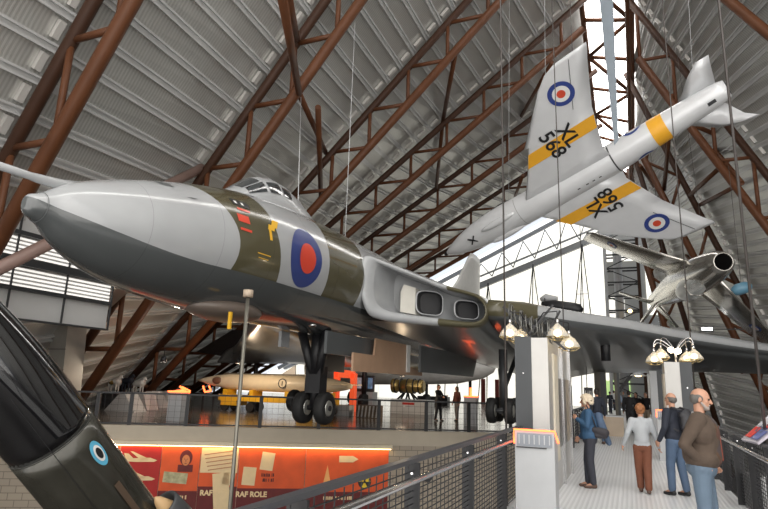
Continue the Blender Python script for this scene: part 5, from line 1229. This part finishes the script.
def person(loc, face, h, label, top, bottom, hairm, shoe=BLACK, pose=None, hair='short', detail=1.0, female=False, skinm=None, topname='jacket', skirt=False, beard=None, collar=None, group=None, extra=None):
    """local frame: +Y forward, +X the person's right"""
    P = dict(lf=.05, rf=-.05, sp=.09, la=None, ra=None, headturn=0, headtilt=0, lean=0, heavy=1.0, lk=0, rk=0)
    if pose: P.update(pose)
    s = h/1.75; r = empty('person', loc, face, label=label, cat='person', group=group); hv = P['heavy']
    V = Vector; sw = .172 if not female else .155
    hipz = .92*s; ln = P['lean']
    hip = V((0, 0, hipz)); chest = V((0, .02*s+ln*.4, 1.28*s)); neck = V((0, .01*s+ln*.6, 1.46*s)); hc = V((0, .035*s+ln*.7, 1.625*s))
    SH = {-1: V((-sw*s, ln*.5, 1.41*s)), 1: V((sw*s, ln*.5, 1.41*s))}
    arms = {}
    for sd, key in ((-1, 'la'), (1, 'ra')):
        a = P[key] or ((sd*.245, .0, 1.13), (sd*.26, .07, .89))
        arms[sd] = (V(a[0])*s, V(a[1])*s)
    legs = {}
    for sd, fk, kk in ((-1, 'lf', 'lk'), (1, 'rf', 'rk')):
        fx_, fy_ = sd*P['sp']*s, P[fk]*s; an = V((fx_, fy_, .085*s)); hp = V((sd*.085*s, 0, hipz)); kn = (an+hp)/2 + V((0, (.03+P[kk])*s, .015*s)); legs[sd] = (hp, kn, an)
    vox = .0095 if detail >= 1 else .018
    def limb(mb, g):
        for sd in (-1, 1):
            e_, w_ = arms[sd]; S_ = SH[sd]
            mb.cap(S_, e_, (.052+g)*s*hv, (.041+g)*s, 12); mb.cap(e_, w_, (.041+g)*s, (.027+g*.8)*s, 12)
    # body (skin)
    b = MB(); R_ = Matrix.Rotation(P['headturn'], 3, 'Z') @ Matrix.Rotation(P['headtilt'], 3, 'X')
    def hp_(v): return hc + R_ @ (V(v)*s)
    b.ell(hp_((0, -.012, .022)), (.074*s, .094*s, .092*s), 20, 14, R_); b.ell(hp_((0, .022, -.045)), (.055*s, .062*s, .068*s), 18, 12, R_)
    b.cap(hp_((0, .082, .012)), hp_((0, .104, -.028)), .010*s, .016*s, 8); b.ell(hp_((0, .07, -.095)), (.026*s, .022*s, .018*s), 10, 8, R_)
    b.cap(hp_((-.035, .070, .028)), hp_((.035, .070, .028)), .014*s, .014*s, 8); b.cap(hp_((-.02, .078, -.066)), hp_((.02, .078, -.066)), .009*s, .009*s, 8)
    for sd in (-1, 1): b.ell(hp_((sd*.074, -.008, -.008)), (.012*s, .02*s, .033*s), 10, 8, R_); b.ell(hp_((sd*.038, .052, -.02)), (.02*s, .022*s, .02*s), 8, 6, R_)
    b.cap(neck-V((0, .0, .04*s)), hp_((0, -.02, -.06)), .056*s, .05*s, 12)
    b.ell(chest, (.15*s*hv, .095*s*hv, .2*s), 16, 12); b.ell((hip+chest)/2, (.13*s*hv, .09*s*hv, .2*s), 16, 12); b.ell(hip, (.145*s*hv, .1*s*hv, .12*s), 16, 12); b.cap(SH[-1], SH[1], .05*s, .05*s, 12)
    limb(b, -.008)
    for sd in (-1, 1):
        hp2, kn, an = legs[sd]; b.cap(hp2, kn, .078*s, .05*s, 12); b.cap(kn, an, .05*s, .034*s, 12); b.cap(an, an+V((0, .12*s, -.045*s)), .036*s, .028*s, 10)
        e_, w_ = arms[sd]
        if not (P.get('pocket') == sd): hand(b, w_, (w_-e_), V((0, 1, 0)) if abs((w_-e_).normalized().y) < .7 else V((0, 0, 1)), None, s*1.0, .6)
        else: hand(b, w_, (w_-e_), V((0, 0, 1)), None, s, .4)
    o = b.build('body', skinm or SKIN, r); mod_remesh(o, .0075 if detail >= 1 else .014, 1)
    # eyes
    for sd in (-1, 1):
        q = hp_((sd*.030, .0775, .008)); b = MB(); b.ell(q, .0105*s, 10, 8); b.build('eye', mat('eye_dark', (.03, .02, .015), .2), r)
    # top garment
    b = MB(); g = .016
    b.ell(chest, ((.178)*s*hv, (.122)*s*hv, .2*s), 18, 12); b.cap(SH[-1]+V((0,0,-.01*s)), SH[1]+V((0,0,-.01*s)), .066*s, .066*s, 12)
    b.cap(chest+V((0, 0, -.02*s)), hip+V((0, 0, .12*s)), .135*s*hv, .14*s*hv, 16)
    b.ell(hip+V((0, .01*s*hv, (.08-P.get('long', 0))*s)), (.168*s*hv, .128*s*hv*(1.08 if hv > 1.1 else 1), .13*s), 18, 12)
    b.cap(neck-V((0, 0, .05*s)), neck+V((0, -.005*s, -.005*s)), .075*s, .062*s, 12)
    limb(b, g)
    o = b.build(topname, top, r); mod_remesh(o, vox, 3)
    # trousers
    b = MB(); b.ell(hip+V((0, 0, -.02*s)), (.155*s*hv, .118*s*hv, .12*s), 16, 12)
    for sd in (-1, 1):
        hp2, kn, an = legs[sd]; bg = P.get('bag', 1.12); b.cap(hp2+V((0, 0, -.03*s)), kn, .095*s*min(hv, 1.12), .068*s*bg, 14); b.cap(kn, an+V((0, 0, .03*s)), .068*s*bg, .056*s*bg, 14)
    o = b.build('trousers', bottom, r); mod_remesh(o, vox, 3)
    for sd in (-1, 1):
        an = legs[sd][2]; b = MB(); dz_ = an.z-.085*s
        b.cap(an+V((0, -.03*s, -.038*s)), an+V((0, .10*s, -.048*s)), .042*s, .036*s, 12); b.cap(an+V((0, .06*s, -.05*s)), an+V((0, .15*s, -.055*s)), .038*s, .03*s, 12); b.cap(an+V((0, -.02*s, 0)), an+V((0, 0, -.03*s)), .042*s, .042*s, 10)
        o = b.build('shoe', shoe, r); mod_remesh(o, .012, 1)
    # hair
    b = MB()
    if hair == 'short':
        b.ell(hp_((0, -.026, .038)), (.082*s, .094*s, .088*s), 18, 12, R_); b.ell(hp_((0, -.05, -.02)), (.074*s, .06*s, .065*s), 16, 10, R_)
        o = b.build('hair', hairm, r); mod_remesh(o, .012, 1)
    elif hair == 'bald':
        b.ell(hp_((0, -.056, -.005)), (.080*s, .058*s, .068*s), 16, 10, R_); b.ell(hp_((.060, -.022, .006)), (.023*s, .05*s, .046*s), 12, 8, R_); b.ell(hp_((-.060, -.022, .006)), (.023*s, .05*s, .046*s), 12, 8, R_)
        o = b.build('hair', hairm, r); mod_remesh(o, .010, 1)
    elif hair == 'curly':
        rnd = random.Random(3)
        for i in range(260):
            th_, ph = rnd.uniform(0, 2*PI), rnd.uniform(0, PI*.72)
            v = V((sin(ph)*cos(th_)*.116, sin(ph)*sin(th_)*.124-.022, cos(ph)*.116+.02))
            if v.y > .045 and v.z < .06: continue
            b.ell(hp_(v), rnd.uniform(.017, .026)*s, 8, 6)
        o = b.build('hair', hairm, r); mod_remesh(o, .009, 1)
    elif hair == 'mop':
        b.ell(hp_((0, -.022, .036)), (.092*s, .108*s, .098*s), 18, 12, R_); b.ell(hp_((0, -.05, -.025)), (.082*s, .068*s, .065*s), 16, 10, R_)
        rnd = random.Random(5)
        for i in range(90):
            th_, ph = rnd.uniform(0, 2*PI), rnd.uniform(0, PI*.6); v = V((sin(ph)*cos(th_)*.090, sin(ph)*sin(th_)*.104-.02, cos(ph)*.098+.035)); w_ = v*1.08+V((0, -.01, -.02))
            if v.y > .06 and v.z < .07: continue
            b.cap(hp_(v), hp_(w_), .013*s, .008*s, 6)
        o = b.build('hair', hairm, r); mod_remesh(o, .009, 1)
    elif hair == 'long':
        b.ell(hp_((0, -.026, .036)), (.086*s, .098*s, .092*s), 18, 12, R_); b.cap(hp_((0, -.06, -.02)), hp_((0, -.07, -.2)), .075*s, .06*s, 12); b.cap(hp_((.06, -.02, 0)), hp_((.07, -.01, -.18)), .028*s, .022*s, 8); b.cap(hp_((-.06, -.02, 0)), hp_((-.07, -.01, -.18)), .028*s, .022*s, 8)
        o = b.build('hair', hairm, r); mod_remesh(o, .012, 1)
    if beard:
        b = MB(); b.ell(hp_((0, .052, -.088)), (.044*s, .040*s, .032*s), 14, 10, R_); b.cap(hp_((-.03, .088, -.055)), hp_((.03, .088, -.055)), .009*s, .009*s, 8)
        for sd in (-1, 1): b.cap(hp_((sd*.06, .01, -.04)), hp_((sd*.035, .055, -.085)), .014*s, .018*s, 8)
        o = b.build('beard', beard, r); mod_remesh(o, .007, 1)
    if collar:
        b = MB(); ring = [neck+V((.075*s*cos(t), .06*s*sin(t)-.004*s, -.0*s+.012*s*sin(-t))) for t in [2*PI*i/20 for i in range(21)]]; b.tube(ring, .017*s, 8, caps=False); b.build('collar', collar, r)
    if extra: extra(r, s, hp_, chest, hip, arms)
    return r
def facing(dx, dy): return math.atan2(-dx, dy)       # local +Y to world (dx,dy)
DENIM = mat('blue_denim', (.065, .105, .175), .7, noise=.3, nscale=6); NAVY = mat('navy_cloth', (.018, .022, .035), .8); NAVYT = mat('dark_navy_trousers', (.03, .032, .045), .75)
GREYS = mat('pale_grey_sweatshirt', (.38, .40, .42), .85, noise=.08); RUSTT = mat('rust_corduroy', (.16, .055, .028), .8, noise=.2, nscale=10); BROWNS = mat('brown_suede_shoe', (.10, .06, .045), .7)
HW = mat('silver_blond_hair', (.66, .56, .42), .7, noise=.3, nscale=20); HA = mat('auburn_hair', (.27, .11, .04), .6, noise=.35, nscale=25); HG = mat('grey_hair', (.12, .11, .10), .7, noise=.25, nscale=20); HB = mat('dark_hair', (.02, .014, .01), .5); BEARD = mat('grey_beard', (.36, .31, .28), .8)
DJ = mat('teal_blue_denim_jacket', (.03, .085, .17), .75, noise=.25, nscale=7)
# woman
wp = Vector((-.74, 11.6, 0))
def wx(r, s, hp_, chest, hip, arms):
    b = MB(); b.cap(Vector((.16, .05, 1.42))*s, Vector((.02, .17, 1.05))*s, .02, .02); b.cap(Vector((.16, .02, 1.42))*s, Vector((.2, -.14, .98))*s, .015, .015); b.build('strap', mat('dark_strap', (.04, .045, .06), .6), r)
wom = person(wp, facing(-1, -.08), 1.62, 'woman with curly blond hair in blue denim jacket and navy trousers, facing left', DJ, NAVYT, HW, BROWNS, dict(lf=-.03, rf=.06, la=((-.22, .04, 1.16), (-.1, .22, 1.28)), ra=((.245, .0, 1.14), (.20, .18, .93)), heavy=1.2, long=.02, lean=.02), 'curly', female=True)
c_ = wp + Vector((.17, -.10, .98)); r = empty('shoulder_bag', c_, label='dark grey shoulder bag at the hip of the curly-haired woman', cat='bag'); b = MB(); b.cap((-.08, 0, .03), (.1, 0, -.01), .06, .075); b.cap((-.05, 0, -.06), (.09, 0, -.07), .05, .05); o = b.build('pouch', mat('dark_grey_bag', (.03, .028, .034), .7, noise=.3), r); mod_remesh(o, .012, 2); MB().tube([(-.05, -.02, .08), (-.12, -.06, .3), (-.2, -.03, .46)], .012, 6).build('strap', MATS['dark_grey_bag'], r)
c_ = wp + Vector((.20, .10, 1.2)); r = empty('tied_jacket', c_, label='blue denim garment hanging from the shoulder behind the curly-haired woman', cat='garment'); b = MB(); b.cap((-.04, 0, .05), (.02, 0, -.2), .07, .09); b.cap((.02, 0, -.2), (.12, .02, -.42), .08, .05); o = b.build('cloth', DENIM, r); mod_remesh(o, .014, 2)
# boy
person((.13, 11.58, 0), facing(-.1, 1), 1.50, 'boy with auburn hair in pale grey sweatshirt and rust trousers, walking away', GREYS, RUSTT, HA, BROWNS, dict(lf=.10, rf=-.12, sp=.06, la=((-.27, -.03, 1.16), (-.35, .06, .92)), ra=((.26, .02, 1.14), (.32, .1, .90)), rk=.03, lk=.02, heavy=1.04, long=.05, bag=1.25), 'mop')
# man with backpack
np_ = Vector((.66, 11.62, 0))
person(np_, facing(-.75, .65), 1.72, 'grey-haired man in navy top and jeans wearing a backpack, seen from behind', NAVY, DENIM, HG, BLACK, dict(lf=.05, rf=-.08, sp=.1, heavy=1.12, la=((-.27, -.02, 1.14), (-.28, .1, .92)), ra=((.27, -.02, 1.14), (.29, .08, .90))), 'bald')
bd = Vector((.75, -.65, 0)).normalized(); c_ = np_ + bd*.24 + Vector((0.02, 0, 1.22)); r = empty('backpack', c_, facing(-.75, .65), label='black backpack on the back of the man in navy', cat='backpack')
b = MB(); b.ell((0, 0, 0), (.15, .10, .23)); b.ell((0, -.06, -.07), (.12, .06, .12)); b.cap((-.08, .02, .12), (.08, .02, .12), .07, .07); o = b.build('pack', mat('black_nylon', (.025, .025, .03), .5, noise=.4, nscale=8), r); mod_remesh(o, .014, 2)
MB().box(-.08, .08, -.122, -.10, -.10, .0).build('pocket_panel', mat('grey_nylon', (.16, .16, .18), .6), r)
for s_ in (-1, 1): MB().tube([(s_*.09, .02, .2), (s_*.11, .2, .24), (s_*.12, .36, .12), (s_*.12, .36, -.05), (s_*.12, .08, -.15)], .018, 8).build('strap', MATS['black_nylon'], r)
# older man right
mp_ = atY(701, 450, 7.4); mloc = Vector((mp_.x, 7.5, 0))
CARD = mat('brown_green_knit', (.085, .060, .044), .9, noise=.25, nscale=14); JEAN = mat('faded_denim', (.115, .165, .225), .7, noise=.2, nscale=8)
def argyle():
    m = bpy.data.materials.new('argyle_knit'); m.use_nodes = True; nt = m.node_tree; b = nt.nodes['Principled BSDF']; b.inputs['Roughness'].default_value = .95
    tc = nt.nodes.new('ShaderNodeTexCoord'); mp = nt.nodes.new('ShaderNodeMapping'); mp.inputs['Rotation'].default_value = (0, rad(45), 0); mp.inputs['Scale'].default_value = (1.2, 0.01, .8)
    c1 = nt.nodes.new('ShaderNodeTexChecker'); c1.inputs['Scale'].default_value = 11; c1.inputs['Color1'].default_value = (.075, .06, .045, 1); c1.inputs['Color2'].default_value = (.045, .06, .03, 1)
    c2 = nt.nodes.new('ShaderNodeTexChecker'); c2.inputs['Scale'].default_value = 5.5; c2.inputs['Color1'].default_value = (.13, .04, .03, 1); c2.inputs['Color2'].default_value = (.05, .035, .05, 1)
    mx = nt.nodes.new('ShaderNodeMix'); mx.data_type = 'RGBA'; mx.inputs[0].default_value = .5
    nt.links.new(tc.outputs['Object'], mp.inputs[0]); nt.links.new(mp.outputs[0], c1.inputs[0]); nt.links.new(mp.outputs[0], c2.inputs[0]); nt.links.new(c1.outputs[0], mx.inputs[6]); nt.links.new(c2.outputs[0], mx.inputs[7]); nt.links.new(mx.outputs[2], b.inputs['Base Color']); return m
def mx_(r, s, hp_, chest, hip, arms):
    b = MB(); b.ell(chest+Vector((0, .045, -.01)), (.15*s, .135*s, .19*s), 18, 12); b.cap(chest+Vector((0, .06, -.02)), hip+Vector((0, .085, .10)), .11*s, .125*s, 16)
    o = b.build('cardigan_front', argyle(), r); mod_remesh(o, .0095, 3)
    b = MB(); b.cap(Vector((0, .188, 1.34))*s, Vector((0, .205, 1.0))*s, .012, .012); b.build('button_band', mat('knit_rust', (.22, .05, .03), .9), r)
man = person(mloc, facing(1, -.12), 1.775, 'bald bearded older man in brown cardigan and faded jeans, hand in pocket, facing right', CARD, JEAN, HG, BROWNS, dict(heavy=1.3, sp=.11, ra=((.275, -.14, 1.15), (.165, .0, .99)), la=((-.28, -.1, 1.13), (-.25, .08, .94)), headtilt=-.14, lean=.02), 'bald', beard=BEARD, collar=mat('pale_shirt_collar', (.5, .5, .5), .8), extra=mx_)
# person behind the woman
c_ = atZ(606, 444, 0)
person((c_.x-.22, c_.y, 0), facing(-.4, 1), 1.78, 'person in black top and blue jeans walking away behind the curly-haired woman', NAVY, DENIM, HB, BROWNS, dict(lf=.2, rf=-.22, rk=.04), 'short', detail=.5)
# crowd
def mini(px_, py_, hh, fx_, top, bot, hr_, label, hair='short', female=False, pose=None, top_y=None, grp=None):
    c_ = atZ(px_, py_, 0)
    return person((c_.x, c_.y, 0), facing(*fx_), hh, label, top, bot, hr_, BLACK, pose, hair, detail=.5, female=female, group=grp)
BLK = mat('black_coat', (.012, .012, .014), .8); GYC = mat('grey_cloth', (.2, .2, .2), .8)
mini(631, 433, 1.76, (.1, 1), BLK, BLK, HB, 'person in black seen from behind, left of the boy down the walkway', pose=dict(lf=.1, rf=-.1), grp=None)
mini(638, 429, 1.70, (-.5, -1), BLK, BLK, HB, 'long-haired person in black just behind the boy', 'long', True)
mini(648, 430, 1.72, (-.6, -1), BLK, mat('beige_trousers', (.35, .29, .22), .8), HG, 'person in black with beige trousers facing the group')
mini(656, 432, 1.74, (-1, .3), BLK, BLK, mat('brown_hair', (.08, .04, .02), .6), 'person in black at the right of the dark-clothed group')
PB_ = mat('pale_blue_shirt', (.35, .45, .6), .8); PW_ = mat('white_shirt', (.7, .7, .7), .8)
for (px_, py_, t_, lb), yf in zip(((605, 405, PB_, 'tiny distant visitor in pale blue at the far left of the crowd'), (610, 406, NAVY, 'tiny distant visitor in dark clothes in the far crowd'), (614, 404.5, PW_, 'tiny distant visitor in a white shirt near the green window'), (619, 406, PB_, 'tiny distant visitor in pale blue right of the white-shirted one'), (624, 405, GYC, 'tiny distant visitor in grey at the right of the far crowd')), (56, 50, 59, 53, 57)):
    c_ = atY(px_, 400, yf); person((c_.x, yf, 0), facing(random.uniform(-1, 1), random.uniform(-1, 1)), random.uniform(1.6, 1.8), lb, t_, NAVYT, HB, BLACK, None, 'short', detail=.5)
mini(679, 415, 1.6, (0, 1), mat('pink_top', (.55, .25, .27), .8), GYC, HB, 'person in a pink top glimpsed beyond the man with the backpack', female=True, hair='long')
# gallery pair
mini(438, 421, 1.76, (1, -.3), BLK, BLK, HB, 'person in dark suit standing on the gallery, arm stretched to the other', pose=dict(ra=((.24, .1, 1.2), (.2, .38, 1.15)), la=((-.25, .12, 1.18), (-.15, .4, 1.2)), lf=.1, rf=-.1))
mini(457, 421, 1.70, (-.7, -1), mat('red_brown_jacket', (.11, .03, .02), .8), mat('grey_trousers', (.13, .12, .12), .8), mat('long_brown_hair', (.06, .03, .02), .6), 'long-haired person in reddish jacket on the gallery', 'long', True)

# ================================================================== LIGHT
def fill_lamp(loc, pw, label, col=(1, .75, .5), size=.35):  # added lamp with its own fitting, to brighten the gallery exhibits
    r = empty('gallery_fill_lamp', loc, label=label, cat='lamp', group='added warm fill lamps over the gallery'); MB().tube([(0, 0, 0), (0, 0, .25)], [.16, .1], 16).build('housing', BLACK, r)
    MB().tube([(0, 0, .25), (0, 0, .6)], .02, 8).build('stem', BLACK, r)
    l = bpy.data.lights.new('fill_light', 'POINT'); l.energy = pw; l.color = col; l.shadow_soft_size = .15; o = bpy.data.objects.new('fill_light', l); COL.objects.link(o); o.location = (0, 0, -.2); o.parent = r
fill_lamp((-18.0, 24.2, 2.45), 220, 'added warm fill lamp above the cream missile, left')
fill_lamp((-18.5, 19.6, 2.3), 70, 'added warm fill lamp above the pyramid plinths', (1, .85, .7))
fill_lamp((-10.5, 27.5, 2.1), 160, 'added warm fill lamp above the jet engine stand')
wd = bpy.data.worlds.new('world'); S.world = wd; wd.use_nodes = True; bgn = wd.node_tree.nodes['Background']; bgn.inputs[0].default_value = (.85, .9, 1, 1); bgn.inputs[1].default_value = 1.0
S.view_settings.view_transform = 'Standard'; S.view_settings.look = 'None'; S.view_settings.gamma = 1; S.view_settings.exposure = 0.12; S.view_settings.use_curve_mapping = False
